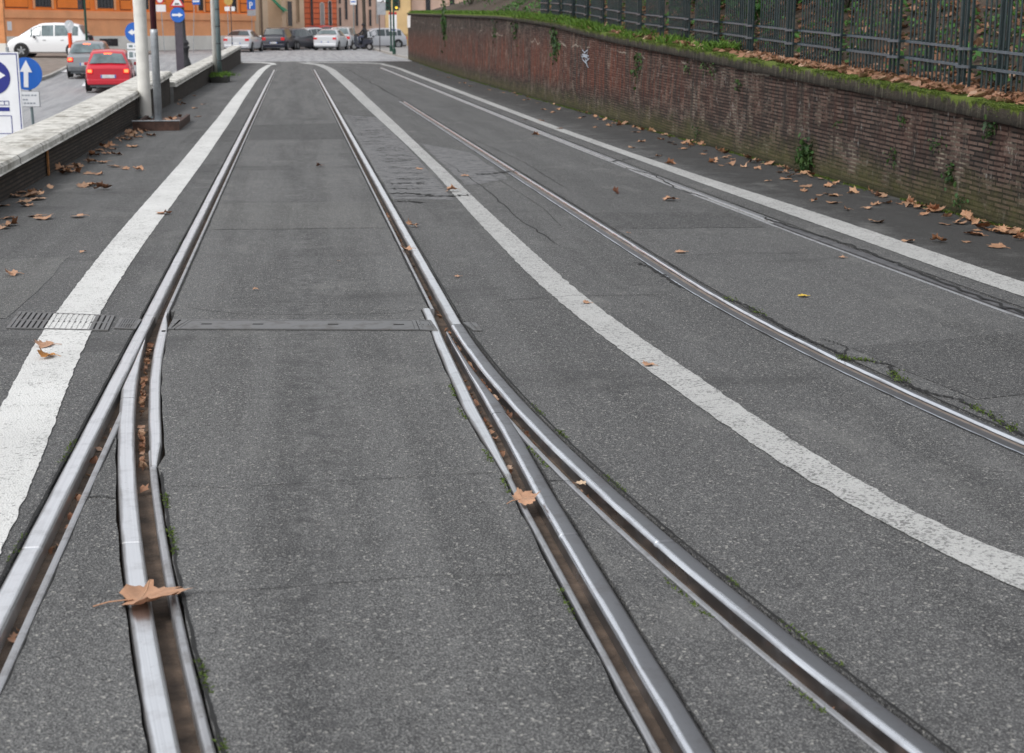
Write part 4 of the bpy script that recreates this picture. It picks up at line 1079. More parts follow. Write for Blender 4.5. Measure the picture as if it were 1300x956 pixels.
# ------------------------------------------------------------------ street furniture helpers
M_WHITEP = simple('pole_cream', (.62, .61, .57), .6, 0, .14, 4)
M_GALV = simple('galvanised_steel', (.36, .38, .40), .45, .5, .2, 12)
M_MAROON = simple('maroon_paint', (.075, .012, .02), .5, 0, .25, 10)
M_GREYP = simple('grey_green_paint', (.16, .21, .22), .5, 0, .2, 8)
M_IRON = simple('lamp_iron', (.045, .045, .05), .5, .3, .3, 8)
M_DGREEN = simple('signal_green', (.006, .045, .028), .4, 0, .2, 8)
M_BLUE = simple('sign_blue', (.012, .11, .45), .4, 0, .08, 4)
M_NAVY = simple('sign_navy', (.012, .02, .20), .4, 0, .08, 4)
M_WHT = simple('sign_white', (.72, .73, .75), .5, 0, .06, 4)
M_RED = simple('sign_red', (.50, .02, .03), .4, 0, .08, 4)
M_BLK = simple('sign_black', (.015, .015, .02), .5, 0, .08, 4)
M_SGREY = simple('sign_back_grey', (.33, .34, .36), .5, .3, .15, 6)
def facing(p):     # matrix of a plate facing the camera side of the street (local x right, z up, y away)
    return frame(p, (cy_, -sy_, 0))
def disc(mb, r, y, cx=0, cz=0, n=28, th=.012):
    mb.prism([(cx+r*math.cos(2*PI*k/n), cz+r*math.sin(2*PI*k/n)) for k in range(n)], -th/2, th/2, Matrix(((1, 0, 0, 0), (0, 0, 1, y), (0, 1, 0, 0), (0, 0, 0, 1))))
VZ = lambda y: Matrix(((1, 0, 0, 0), (0, 0, 1, y), (0, 1, 0, 0), (0, 0, 0, 1)))
def arrow(mb, L, ang, y, cx=0, cz=0, sh=.18, hw=.55, hl=.45, th=.004):
    P = [(-L/2, -L*sh/2), (L/2-L*hl, -L*sh/2), (L/2-L*hl, -L*hw/2), (L/2, 0), (L/2-L*hl, L*hw/2), (L/2-L*hl, L*sh/2), (-L/2, L*sh/2)]
    c, s_ = math.cos(ang), math.sin(ang)
    mb.prism([(cx+c*a-s_*b, cz+s_*a+c*b) for a, b in P], -th/2, th/2, VZ(y))
def rect(mb, x0, x1, z0, z1, y, th=.006): mb.bb(x0, x1, y-th/2, y+th/2, z0, z1)
def sgn(name, u, D, label, cat='sign', group=None, rz=-YAW):
    p = W(u, D); p.z = S(p.x, p.y) if p.y < 140 else .3
    t = empty(name, p, rz); tag(t, label, cat, group); return t, p
def bld(mb, name, m, t, smooth=False): return mb.build(name, m, t, smooth)

# big direction board on the side street
D = 26.; t, p = sgn('direction_board', -15, D, 'large white direction board with dark border and blue arrow roundel at left edge')
px = D/1805.; cxw = 0
def Z(v, D=D): return zrow(v, D)-p.z
def Xo(u, u0=-12, D=D): return (u-u0)/1847.*D
mb = MB(); mb.box((0, 0, (Z(66)+Z(180))/2), (Xo(24.5)-Xo(-48), .03, Z(66)-Z(180))); bld(mb, 'panel', M_WHT, t)
mb = MB()
for a, b, c, d in ((-44, 22.5, 67.8, 69), (-44, -43, 69, 178), (21.5, 22.5, 69, 178), (-44, 22.5, 177, 178)): rect(mb, Xo(a), Xo(b), Z(d), Z(c), -.018)
for v0, v1, u0, u1 in ((128, 128.7, -12, 8.5), (133, 133.6, -12, 8.5), (146.5, 147.3, -16, 10), (169, 169.8, -16, 10)): rect(mb, Xo(u0), Xo(u1), Z(v1), Z(v0), -.019, .004)
for u in (-12, -5, 2, 7.8): rect(mb, Xo(u), Xo(u+.7), Z(133), Z(128.7), -.0195, .004)
rect(mb, Xo(9.6), Xo(10.4), Z(169.5), Z(146.8), -.020); rect(mb, Xo(-10), Xo(8.5), Z(141), Z(136), -.0195, .004); rect(mb, Xo(12), Xo(15), Z(175), Z(172), -.0195)
bld(mb, 'border', M_NAVY, t)
mb = MB(); disc(mb, .305, -.019, Xo(-9.5), Z(98), 36); bld(mb, 'roundel', M_NAVY, t)
mb = MB(); arrow(mb, .45, -.05, -.028, Xo(-9.5), Z(95)); bld(mb, 'arrow', M_WHT, t)
mb = MB(); mb.tube([(-.3, .05, -.1), (-.3, .05, Z(60))], .03, 8); mb.tube([(.3, .05, -.1), (.3, .05, Z(60))], .03, 8); bld(mb, 'post', M_GALV, t)
# one-way style roundel with up arrow + plate
D = 27.; t, p = sgn('road_sign', 32.5, D, 'blue roundel with white arrow pointing up above a small text plate'); gs = 'blue arrow road signs'; t['group'] = gs
Z2 = lambda v: zrow(v, 27.)-p.z; X2 = lambda u: (u-36)/1847.*27
mb = MB(); mb.tube([(0.03, .03, -.1), (-.02, .03, Z2(74))], .026, 10); bld(mb, 'post', M_GREYP, t)
mb = MB(); disc(mb, .30, 0, X2(33), Z2(93.5), 36, .014); bld(mb, 'roundel', M_BLUE, t)
mb = MB(); arrow(mb, .50, PI/2-.06, -.010, X2(33), Z2(93.5), .17, .46, .44); bld(mb, 'arrow', M_WHT, t)
mb = MB(); rect(mb, X2(19), X2(48.5), Z2(136), Z2(115.5), 0, .014); bld(mb, 'plate', M_SGREY, t)
mb = MB(); rect(mb, X2(20), X2(47.6), Z2(135), Z2(116.4), -.009); bld(mb, 'plate_face', M_WHT, t)
mb = MB(); rr = random.Random(4)
for v, us in ((121, (27, 31, 34.5, 39, 43)), (126.5, (28, 31.5)), (131, (24, 29, 33, 37, 41))):
    for u in us: rect(mb, X2(u-1.3), X2(u+1.5), Z2(v+.9), Z2(v-.9), -.014, .003)
bld(mb, 'lettering', simple('faded_ink', (.25, .28, .32), .6), t)
# left arrow roundel
D = 43.; t, p = sgn('road_sign', 173.5, D, 'blue roundel with white left arrow, half hidden behind the cream pole', group=gs)
Z2 = lambda v: zrow(v, 43.)-p.z; X2 = lambda u: (u-175)/1847.*43
mb = MB(); mb.tube([(0, .03, -.1), (0, .03, Z2(28))], .03, 10); bld(mb, 'post', M_GALV, t)
mb = MB(); disc(mb, .30, 0, X2(173), Z2(41.3), 30, .014); bld(mb, 'roundel', M_BLUE, t)
mb = MB(); arrow(mb, .46, PI, -.012, X2(174), Z2(41), .2, .4, .3); bld(mb, 'arrow', M_WHT, t)
for v0, v1 in ((55, 62), (64, 75)):
    mb = MB(); rect(mb, X2(162), X2(184), Z2(v1), Z2(v0), 0, .012); bld(mb, 'plate', M_WHT, t)
    mb = MB(); rect(mb, X2(164), X2(169), Z2(v1-2), Z2(v0+2), -.009, .004); rect(mb, X2(171), X2(181), Z2(v1-3), Z2(v0+3), -.009, .004); bld(mb, 'marking', M_GREYP, t)
# cast-iron lamp post with right arrow and triangle
D = 60.; t, p = sgn('lamp_post', 231, D, 'dark cast iron lamp post with ringed base behind the far parapet', 'lamp post')
Z2 = lambda v: zrow(v, 60.)-p.z; q = 1/1847.*60
mb = MB(); mb.lathe([(.30, -.2), (.30, Z2(86)), (.26, Z2(80)), (.17, Z2(72)), (.19, Z2(63)), (.24, Z2(61)), (.24, Z2(59)), (.16, Z2(58)), (.23, Z2(55.5)), (.2, Z2(53)), (.12, Z2(50)), (.10, Z2(30)), (.085, Z2(0)), (.07, 6.5)], (.05, 0, 0), 14); bld(mb, 'column', M_IRON, t, True)
mb = MB(); mb.tube([(.05, 0, 6.4), (.05, -.5, 6.9), (.05, -1.1, 6.8)], .04, 8); mb.lathe([(.05, .1), (.28, 0), (.3, -.08), (.1, -.16)], (.05, -1.1, 6.8), 12); bld(mb, 'lantern', M_IRON, t)
D = 59.; t, p = sgn('road_sign', 226.5, D, 'blue roundel with white right arrow under a red bordered triangle on a broad dark post', group=gs)
Z2 = lambda v: zrow(v, 59.)-p.z; X2 = lambda u: (u-226.5)/1847.*59
mb = MB(); mb.bb(X2(221.8), X2(231.5), .02, .10, -.3, Z2(-8)); bld(mb, 'post', simple('dark_post', (.06, .05, .065), .5), t)
mb = MB(); disc(mb, .295, 0, 0, Z2(19), 30, .014); bld(mb, 'roundel', M_BLUE, t)
mb = MB(); arrow(mb, .44, 0, -.012, 0, Z2(19), .2, .42, .4); bld(mb, 'arrow', M_WHT, t)
tri = lambda s_, zc: [(-s_, zc-s_*.577), (s_, zc-s_*.577), (0, zc+s_*1.155)]
mb = MB(); mb.prism(tri(.32, Z2(3)), -.007, .007, VZ(-.001)); bld(mb, 'triangle', M_RED, t)
mb = MB(); mb.prism(tri(.215, Z2(3.)), -.003, .003, VZ(-.011)); bld(mb, 'triangle_face', M_WHT, t)
mb = MB(); mb.prism([(-.11, Z2(6)), (-.05, Z2(3.5)), (0, Z2(4.5)), (.05, Z2(3.5)), (.11, Z2(6))], -.002, .002, VZ(-.016)); bld(mb, 'hump_symbol', M_BLK, t)

# tall poles beside the parapet
def pole(name, u, v, r0, r1, h, m, label, lean=0, x=None):
    p = G(u, v); p.z = 0; t = empty(name, p); tag(t, label, 'pole', 'tall poles beside the parapet'); return t, p
t, p = pole('street_pole', 185, 141, 0, 0, 0, None, 'thick cream painted pole rising from the parapet beside the red car')
t.location = (-2.43, 24.1, .06)
mb = MB(); mb.lathe([(.105, -.1), (.103, .1), (.100, 1.5), (.112, 2.4), (.10, 7.5)], n=20); bld(mb, 'shaft', M_WHITEP, t, True)
mb = MB(); mb.lathe([(.12, -.02), (.12, .03), (.104, .04)], n=16); bld(mb, 'collar', M_GREYP, t)
t, p = pole('street_pole', 196.5, 154, 0, 0, 0, None, 'thin steel pole painted maroon above, standing in a rusty trough')
t.location = (-2.045, 22.15, .13)
mb = MB(); mb.lathe([(.060, -.13), (.056, 1.3), (.056, 1.36)], n=14); bld(mb, 'steel_sleeve', M_GALV, t, True)
mb = MB(); mb.lathe([(.045, 1.355), (.043, 7.)], n=14); bld(mb, 'shaft', M_MAROON, t, True)
t = empty('pole_footing', (-2.06, 22.12, 0)); tag(t, 'low rusty concrete footing full of leaves at the base of the maroon pole', 'footing')
mb = MB(); mb.bb(-.36, .32, -.05, .0, -.01, .14); mb.bb(-.36, -.31, .002, 2.3, -.01, .12); mb.bb(.27, .32, .002, 2.3, -.01, .12); mb.bb(-.305, .265, .002, 2.3, -.01, .07); bld(mb, 'trough', simple('rusty_trough', (.06, .03, .022), .8, 0, .5, 14), t)
mb = MB(); mb.bb(-.37, .33, -.06, .02, .142, .155); bld(mb, 'rim', M_GALV, t)
for k in range(9): leaf((-2.38+rl_.uniform(.0, .5), 22.2+rl_.uniform(.05, 1.8), .08), rl_.uniform(.6, 1.1), label='dry leaf lying in the trough at the foot of the maroon pole', group='leaves in the pole footing', tilt=(rl_.uniform(-.6, .6), rl_.uniform(-.6, .6)))
t, p = pole('street_pole', 272, 93, 0, 0, 0, None, 'cream pole of the far pair beside the white capped parapet'); t.location = (-2.37, 44.8, 0)
mb = MB(); mb.lathe([(.075, -.05), (.07, 4), (.065, 8)], n=14); bld(mb, 'shaft', M_WHITEP, t, True)
t, p = pole('street_pole', 278, 93, 0, 0, 0, None, 'grey banded pole of the far pair, just right of its cream twin'); t.location = (-2.22, 44.2, 0)
mb = MB(); mb.lathe([(.07, -.05), (.07, 4), (.068, 8)], n=14); bld(mb, 'shaft', M_GREYP, t, True)
mb = MB()
for z in (.6, 1.1, 1.6, 2.1, 2.6): mb.lathe([(.075, z), (.075, z+.03)], n=14)
bld(mb, 'band', M_IRON, t)
t = empty('concrete_block', (-2.17, 43.9, 0)); tag(t, 'weedy dark block at the foot of the far pair of poles', 'footing')
mb = MB(); mb.bb(-.26, .22, -.9, .9, -.01, .20); mb.build('block', simple('dark_block', (.035, .035, .032), .9), t, bevel=.02)
def bg(rr): return (-2.18+rr.gauss(0, .16), 43.9+rr.gauss(0, .6), .17)
o = blades('weed', 700, bg, M_GRASS, .16, .02, 13, .7); tag(o, 'green weeds sprouting around the far pair of poles', 'plant')

# ------------------------------------------------------------------ buildings
def stucco(name, col, var=.12): return simple(name, col, .9, 0, var, .8, .4, .004, 30)
M_ORG = stucco('orange_stucco', (.86, .23, .038)); M_PEACH = stucco('peach_stucco', (.80, .37, .18)); M_ORGD = stucco('orange_groove', (.25, .075, .03))
M_PLINTH = stucco('travertine_plinth', (.70, .68, .63)); M_WIN = simple('window_dark', (.018, .018, .022), .25, 0, .3, 1)
M_TAN = stucco('tan_stucco', (.62, .46, .32)); M_PINK = stucco('pinkish_stucco', (.56, .39, .31)); M_RBR = stucco('red_brick_face', (.66, .16, .07)); M_YEL = stucco('yellow_stucco', (.74, .52, .26)); M_GREYST = stucco('grey_stucco', (.30, .28, .27))
A = W(-75, 78.5); B = W(323, 104.5)
dirx = (B-A).normalized(); LEN = (B-A).length
bt = empty('orange_building', A); tag(bt, 'orange stucco building with dark windows, string course and pale stone plinth', 'building')
bt.rotation_euler = (0, 0, math.atan2(dirx.y, dirx.x))
def sAt(u):   # distance along the facade seen at column u
    d = ray(u, HOR); # intersect A+s*dir with ray
    det = dirx.x*(-d[1])-(-d[0])*dirx.y
    return ((-A.x)*(-d[1])-(-d[0])*(-A.y))/det
def hz(v, u):
    P = A+dirx*sAt(u); D_ = P.x*sy_+P.y*cy_; return zrow(v, D_)
GZ = .28
zl0, zl1, zp = hz(24, 150)+.0, hz(16.5, 150), hz(46, 150)
zl0, zl1, zp = 2.25, 2.62, 1.22
mb = MB(); mb.bb(0, LEN, .0, 9, -.2, 11); bld(mb, 'wall', M_ORG, bt)
mb = MB(); mb.bb(-.02, sAt(207), -.06, -.001, zp, zl0); mb.bb(sAt(207)+.001, LEN+.02, -.05, -.001, zp, zl0); o = bld(mb, 'lower_band', M_PEACH, bt)
mb = MB(); mb.bb(-.02, LEN+.04, -.12, -.001, -.2, zp-.002); bld(mb, 'plinth', M_PLINTH, bt)
mb = MB(); mb.bb(-.02, LEN+.04, -.16, -.001, zl0+.002, zl1); mb.bb(-.02, LEN+.04, -.10, -.001, zl1+.002, zl1+.10); bld(mb, 'string_course', M_PEACH, bt)
mb = MB(); mb.bb(-.1, LEN+.1, -.3, 9, 11.002, 11.3); bld(mb, 'cornice', M_PEACH, bt)
def window(s0, s1, z0, z1):
    mb = MB(); mb.bb(s0-.16, s0, -.07, -.002, z0-.1, z1+.2); mb.bb(s1, s1+.16, -.07, -.002, z0-.1, z1+.2); mb.bb(s0-.16, s1+.16, -.08, -.002, z1+.002, z1+.22); fr = bld(mb, 'window', M_PEACH, bt)
    mb = MB(); mb.bb(s0+.002, s1-.002, -.03, -.003, z0, z1); mb.build('pane', M_WIN, fr)
    mb = MB(); n = 5
    for k in range(1, n): x = s0+(s1-s0)*k/n; mb.bb(x-.012, x+.012, -.05, -.032, z0, z1)
    mb.build('grille', M_IRON, fr)
for u0, u1 in ((46, 67), (124.5, 146), (-40, -19), (176, 190), (252.5, 259), (294.5, 301)):
    window(sAt(u0), sAt(u1), zl1+.28, zl1+3.); 
for u0, u1 in ((8, 38), (74, 116), (154, 168), (196, 212), (262, 275), (306, 318), (222, 246)):
    a, b = sAt(u0), sAt(u1); mb = MB()
    for z0 in (zl1+.25, zl1+.85, zl1+1.45, zl1+2.05): mb.bb(a+.05, b-.05, -.045, -.002, z0, z0+.53)
    o = bld(mb, 'rusticated_panel', M_ORG, bt)
    mb = MB(); mb.bb(a, b, -.018, -.001, zl1+.18, zl1+2.7); bld(mb, 'panel_groove', M_ORGD, bt)
mb = MB(); mb.bb(sAt(124), sAt(147), -.135, -.121, zp-.62, zp-.16); bld(mb, 'basement_window', M_WIN, bt)
mb = MB(); mb.bb(sAt(8.5), sAt(14), -.09, -.062, 1.55, 2.05); bld(mb, 'notice_plate', M_WHT, bt)
# orange painted post at the left edge
D = 60; t, p = sgn('painted_column', 3.5, D, 'orange painted column with white foot at the far left edge', 'column')
Z2 = lambda v: zrow(v, 60.)-p.z
mb = MB(); mb.bb(-.14, .11, -.1, .1, Z2(55), Z2(-60)); bld(mb, 'shaft', simple('orange_column', (.60, .25, .10), .8), t)
mb = MB(); mb.bb(-.15, .12, -.11, .11, -.3, Z2(55)-.003); bld(mb, 'foot', M_PLINTH, t)

def facade(name, label, u0, u1, D0, D1, m, h, wins, plinth=None, grp=None, rows=None, depth=8):
    a, b = W(u0, D0), W(u1, D1); d = (b-a); L = d.length; t = empty(name, (a.x, a.y, 0), math.atan2(d.y, d.x)); tag(t, label, 'building', grp)
    mb = MB(); mb.bb(0, L, 0, depth, -.1, h); bld(mb, 'wall', m, t)
    if plinth: mb = MB(); mb.bb(-.01, L+.01, -.06, -.001, -.1, plinth[1]); bld(mb, 'plinth', plinth[0], t)
    for (w0, w1, v0, v1, arched, mm) in wins:
        x0, x1 = L*(w0-u0)/(u1-u0), L*(w1-u0)/(u1-u0); D_ = (D0+D1)/2; z0, z1 = zrow(v1, D_), zrow(v0, D_)
        for rep in (0, 3.6):
            P = [(x0, z0+rep), (x1, z0+rep)]
            if arched: P += [((x0+x1)/2+(x1-x0)/2*math.cos(PI*k/8), z1+rep+(x1-x0)/2*math.sin(PI*k/8)) for k in range(9)]
            else: P += [(x1, z1+rep), (x0, z1+rep)]
            c = (sum(q[0] for q in P)/len(P), sum(q[1] for q in P)/len(P)); Q = [(c[0]+(q[0]-c[0])*1.25, c[1]+(q[1]-c[1])*1.06) for q in P]
            mb = MB(); mb.prism(Q, -.03, .0, VZ(-.03)); w = bld(mb, 'window', M_PLINTH if arched else m, t)
            mb = MB(); mb.prism(P, -.006, .0, VZ(-.067)); mb.build('pane', mm, w)
    return t
DW = M_WIN
facade('corner_building', 'narrow tan pilastered corner building beside the silver sedan', 323.5, 341, 104.8, 107, M_TAN, 10, [(330, 333, -20, 50, False, stucco('brown_tan', (.18, .12, .08)))], (M_PLINTH, .9))  # tall strip in a deeper brownish tan
facade('passage_building', 'dark recessed shop passage with green awning', 341.5, 358, 113, 114, simple('passage_shade', (.02, .022, .02), .8), 10, [(344, 352, -30, 40, False, DW)])  # near-black wall colour stands in for the shade inside the opening
facade('tan_building', 'tan building with tall narrow dark windows behind the parked cars', 358.5, 387, 112, 115, M_TAN, 11, [(365, 370.5, 2, 33, False, DW), (377, 380, -12, 28, False, stucco('tan_dark', (.25, .17, .1)))], (M_PLINTH, .7))
fb = facade('red_brick_building', 'red brick building with arched windows', 387.5, 428, 116, 118, M_RBR, 12, [(394.5, 397.5, -10, 33, False, DW), (407, 411.5, 6, 33, True, M_GREYST), (417.5, 421, 3, 33, True, DW)], (M_PLINTH, .7))
a = W(387.5, 116); b = W(428, 118); L = (b-a).length; mb = MB()
for k in range(16): mb.bb(0, L, -.02, -.001, .8+k*.42, .86+k*.42)
bld(mb, 'mortar_band', stucco('brick_deep_red', (.25, .06, .035)), fb)  # darker red bands across the brick face
facade('pink_building', 'grey-pink building with tall narrow windows behind the motorcyclist', 428.5, 489, 118, 121, M_PINK, 11, [(430.5, 433, -12, 5, False, DW), (430.5, 433, 10, 33, False, DW), (438, 441, -8, 25, False, DW), (451, 454, 0, 33, False, DW), (468, 471, -12, 8, False, DW), (468, 471, 12, 33, False, DW), (477, 480, -12, 30, False, M_GREYST)], (M_PLINTH, .7))
facade('yellow_building', 'yellow building behind the traffic light', 489.5, 522, 121, 122, M_YEL, 11, [(504, 508, -20, 10, False, DW)], (stucco('ochre_plinth', (.42, .28, .12)), 1.3))
facade('pink_building', 'plain building beyond the wall corner, mostly hidden', 523, 640, 122.5, 126, M_PINK, 9, [(540, 546, -12, 25, False, DW), (570, 576, -12, 25, False, DW)])
t = empty('awning', W(352, 111.5, 0), -YAW); tag(t, 'green fabric awning over the dark passage', 'awning')
mb = MB(); z1, z0 = zrow(-3, 111.5), zrow(14, 111.5); mb.add([(-.5, 0, z1), (.65, -.4, z0), (.75, .8, z0), (-.5, 1.2, z1+.2), (-.5, 0, z1-.03), (.65, -.4, z0-.15)], [(0, 1, 2, 3), (0, 4, 5, 1)]); bld(mb, 'cloth', simple('awning_green', (.02, .22, .12), .7), t)
mb = MB(); mb.tube([(-.5, 1.1, z1), (-.5, 1.1, .2)], .03, 6); bld(mb, 'bracket', M_IRON, t)

# pavements
def slab(name, pts, zf, h, m=M_CONC):
    mb = MB(); n = len(pts); mb.v = [(p[0], p[1], zf(p[0], p[1])+h) for p in pts]+[(p[0], p[1], zf(p[0], p[1])-.25) for p in pts]
    mb.f = [tuple(range(n))]+[(i, i+n, (i+1) % n+n, (i+1) % n) for i in range(n)]
    o = mb.build(name, m); tag(o, kind='structure'); return o
M_PAVE = simple('paving_brownish', (.20, .165, .14), .9, 0, .3, 2, .6, .006, 40); M_KERB = simple('kerb_stone', (.34, .33, .31), .9, 0, .15, 4)
isl = [tuple(W(u, D_)[:2]) for u, D_ in ((-90, 50), (10, 54), (40, 56.5), (60, 59.5), (78, 64), (100, 70), (125, 74.5), (160, 79), (200, 84), (190, 87), (-90, 76))]
slab('pavement', isl, lambda x, y: S(x, y), .10, M_PAVE)
kb = [tuple(W(u, D_)[:2]) for u, D_ in ((-90, 49.8), (10, 53.8), (40, 56.2), (61, 59.3), (79.5, 63.8), (101.5, 69.8), (126, 74.2), (125, 74.7), (99.5, 70.2), (77.3, 64.3), (59, 59.8), (39.5, 56.9), (9, 54.4), (-90, 50.3))]
slab('kerb', kb, lambda x, y: S(x, y), .115, M_KERB)
slab('pavement', [tuple((A+dirx*s_+Vector((dirx.y, -dirx.x, 0))*o_)[:2]) for s_, o_ in ((26, 2.0), (LEN+.5, 1.8), (LEN+.5, 0), (26, 0))], S, .12, M_PAVE)
cor = [tuple(W(u, D_)[:2]) for u, D_ in ((478, 100), (498, 87), (512, 80.5), (518, 78.5), (522, 79), (530, 120), (470, 120), (468, 104))]
slab('pavement', cor, S, .11, simple('pavement_grey', (.26, .255, .25), .9))
kb = [tuple(W(u, D_)[:2]) for u, D_ in ((466, 104.3), (476.5, 99.6), (497, 86.5), (511.5, 80.), (519, 78.), (518, 79.0), (512, 81), (498.6, 87.5), (479, 100.4), (468.2, 104.6))]
slab('kerb', kb, S, .125, M_KERB)
# street dashes and tram rails faint across junction
for q in ([(73, 62.3), (88, 62.3), (87, 64), (71, 64)], [(99, 54), (104, 54), (113, 59.5), (110, 59.5)]):
    P = []
    for u, D_ in q:
        w_ = W(u, D_); P.append((w_.x, w_.y, S(w_.x, w_.y)+.03))
    mb = MB(); mb.add(P, [(0, 1, 2, 3)]); tag(mb.build('lane_marking', M_WHT), kind='structure')

# ------------------------------------------------------------------ signals, signs, bollards far off
def atz(x, y): return S(x, y)
def far(name, u, D, label, cat, group=None):
    p = W(u, D); p.z = S(p.x, p.y)+(.11 if u > 478 and D < 118 else 0); t = empty(name, p, -YAW); tag(t, label, cat, group)
    return t, (lambda v: zrow(v, D)-p.z), (lambda q: (q-u)/1847.*D)
for u, D, vb, lab in ((500, 84, 69, 'nearer traffic light with glowing amber lamp by the wall corner'), (496.3, 92, 62, 'farther traffic light, its pole just left of the amber one')):
    t, Z2, X2 = far('traffic_light', u, D, lab, 'traffic light', 'traffic lights at the junction')
    mb = MB(); mb.lathe([(.10, 0), (.10, .3), (.055, .35), (.05, Z2(-12))], n=12); bld(mb, 'pole', M_DGREEN, t)
    sx = 1 if u == 500 else -1
    mb = MB(); mb.bb(sx*.06, sx*.06+sx*.24 if sx > 0 else -.06, -.09, .09, Z2(13.5), Z2(-6)) if sx > 0 else mb.bb(-.30, -.06, -.09, .09, Z2(13.5), Z2(-6)); bld(mb, 'housing', M_DGREEN, t)
    for k, v in enumerate((9.8, 3.8, -2.2)):
        cz = Z2(v); cx_ = sx*.18
        mb = MB(); disc(mb, .07, -.10, cx_, cz, 18, .02)
        if sx > 0 and k == 0:
            e = NT('amber_lamp'); lm = e.out((1, .6, .05), .4, Emission_Color=(1, .62, .06), Emission_Strength=1.6)
        else: lm = simple('lamp_off', (.03, .03, .02), .3)
        bld(mb, 'lamp', lm, t)
        mb = MB(); vis = [(math.cos(a)*.10+cx_, math.sin(a)*.10+cz) for a in [PI*j/8 for j in range(9)]]
        for (x0, z0), (x1, z1) in zip(vis, vis[1:]): mb.add([(x0, -.09, z0), (x1, -.09, z1), (x1, -.30, z1-.02), (x0, -.30, z0-.02)], [(0, 1, 2, 3)])
        bld(mb, 'visor', M_DGREEN, t)
t, Z2, X2 = far('notice_sign', 499, 96, 'white poster panel with red top behind the traffic lights', 'sign')
mb = MB(); mb.bb(-.26, .26, 0, .03, Z2(40), Z2(17)); bld(mb, 'panel', M_WHT, t)
mb = MB(); mb.bb(-.26, .26, -.006, -.001, Z2(18.5), Z2(15.5)); bld(mb, 'header', M_RED, t)
mb = MB(); mb.bb(-.2, .2, -.006, -.001, Z2(39), Z2(37)); bld(mb, 'footer', M_NAVY, t)
mb = MB(); mb.tube([(0, .05, 0), (0, .05, Z2(17))], .03, 8); bld(mb, 'post', M_GALV, t)
t, Z2, X2 = far('road_sign', 482, 92, 'grey back of a tall sign on a thin dark post left of the traffic lights', 'sign', 'thin posted signs at the junction')
mb = MB(); mb.tube([(0, 0, 0), (0, 0, Z2(-8))], .03, 8); bld(mb, 'post', M_IRON, t)
mb = MB(); mb.bb(X2(479.5), X2(490.5), -.06, -.035, Z2(19), Z2(3)); bld(mb, 'panel', M_SGREY, t)
mb = MB(); mb.bb(X2(479.5), X2(490.5), -.06, -.035, Z2(2.5), Z2(-8)); bld(mb, 'upper_panel', M_WHT, t)
mb = MB(); arrow(mb, .3, .6, -.066, X2(486), Z2(2), .15, .5, .4); bld(mb, 'arrow', M_BLK, t)
t, Z2, X2 = far('road_sign', 449.5, 101, 'white plate sign on grey post in front of the motorcyclist', 'sign', 'thin posted signs at the junction')
mb = MB(); mb.tube([(0, 0, 0), (0, 0, Z2(-5))], .035, 8); bld(mb, 'post', M_GREYP, t)
mb = MB(); mb.bb(X2(445.5), X2(453.5), -.06, -.04, Z2(6), Z2(-6)); bld(mb, 'plate', M_WHT, t)
mb = MB(); mb.bb(X2(446.5), X2(452.5), -.064, -.061, Z2(3), Z2(1.5)); bld(mb, 'marking', M_BLUE, t)
t, Z2, X2 = far('tree', 462.5, 106, 'straight dark street tree trunk behind the motorcyclist', 'tree')
mb = MB(); mb.tube([(0, 0, -.1), (.02, 0, 2), (-.02, 0, 4.5), (0, 0, 6)], [.15, .13, .12, .09], 10)
for k in range(5): mb.tube([(0, 0, 4.5), (math.cos(k*1.3)*1.3, math.sin(k*1.3)*1.3, 7)], [.06, .02], 5)
bld(mb, 'trunk', M_BARK, t, True)
mb = MB(); crown_geo(mb, (0, 0, 7.3), (2.3, 2.3, 1.5), 1500, .25, random.Random(8)); bld(mb, 'crown', M_CROWN, t)
t, Z2, X2 = far('parking_sign', 320, 99, 'blue parking sign with white P above a grey plate', 'sign')
mb = MB(); mb.tube([(.0, .03, 0), (.0, .03, Z2(-3))], .018, 8); bld(mb, 'post', M_SGREY, t)
mb = MB(); mb.bb(X2(315), X2(325.5), -.01, .01, Z2(12), Z2(-2)); bld(mb, 'panel', M_BLUE, t)
mb = MB(); q = .036; zc = Z2(6.5)
mb.bb(-.115, -.045, -.016, -.011, zc-.24, zc+.20)
O = [(-.045+.0, zc+.20), (.04, zc+.20), (.10, zc+.16), (.125, zc+.08), (.10, zc+.0), (.04, zc-.04), (-.045, zc-.04)]
I = [(-.045, zc+.135), (.025, zc+.135), (.055, zc+.11), (.062, zc+.08), (.055, zc+.05), (.025, zc+.025), (-.045, zc+.025)]
for k in range(6): mb.add([(O[k][0], -.016, O[k][1]), (O[k+1][0], -.016, O[k+1][1]), (I[k+1][0], -.016, I[k+1][1]), (I[k][0], -.016, I[k][1])], [(0, 1, 2, 3)])
bld(mb, 'letter_p', M_WHT, t)
mb = MB(); mb.bb(X2(315), X2(325.5), -.01, .01, Z2(20), Z2(12.8)); bld(mb, 'plate', M_SGREY, t)
t, Z2, X2 = far('road_sign', 206.5, 88, 'round red bordered sign over a pale plate on a thin post against the orange building', 'sign', 'thin posted signs at the junction')
mb = MB(); mb.tube([(.05, .03, 0), (-.05, .03, Z2(-4))], .025, 8); bld(mb, 'post', M_GALV, t)
mb = MB(); disc(mb, .25, 0, X2(205), Z2(-.3), 24); bld(mb, 'roundel', M_RED, t)
mb = MB(); disc(mb, .17, -.009, X2(205), Z2(-.3), 24); bld(mb, 'roundel_face', M_WHT, t)
mb = MB(); mb.bb(X2(199.5), X2(212), -.01, .01, Z2(15), Z2(6)); bld(mb, 'plate', M_WHT, t)
t, Z2, X2 = far('road_sign', 246, 88, 'small horizontal blue sign on a leaning thin post', 'sign', 'thin posted signs at the junction')
mb = MB(); mb.tube([(-.1, .03, 0), (.12, .03, Z2(-4))], .022, 8); bld(mb, 'post', M_GALV, t)
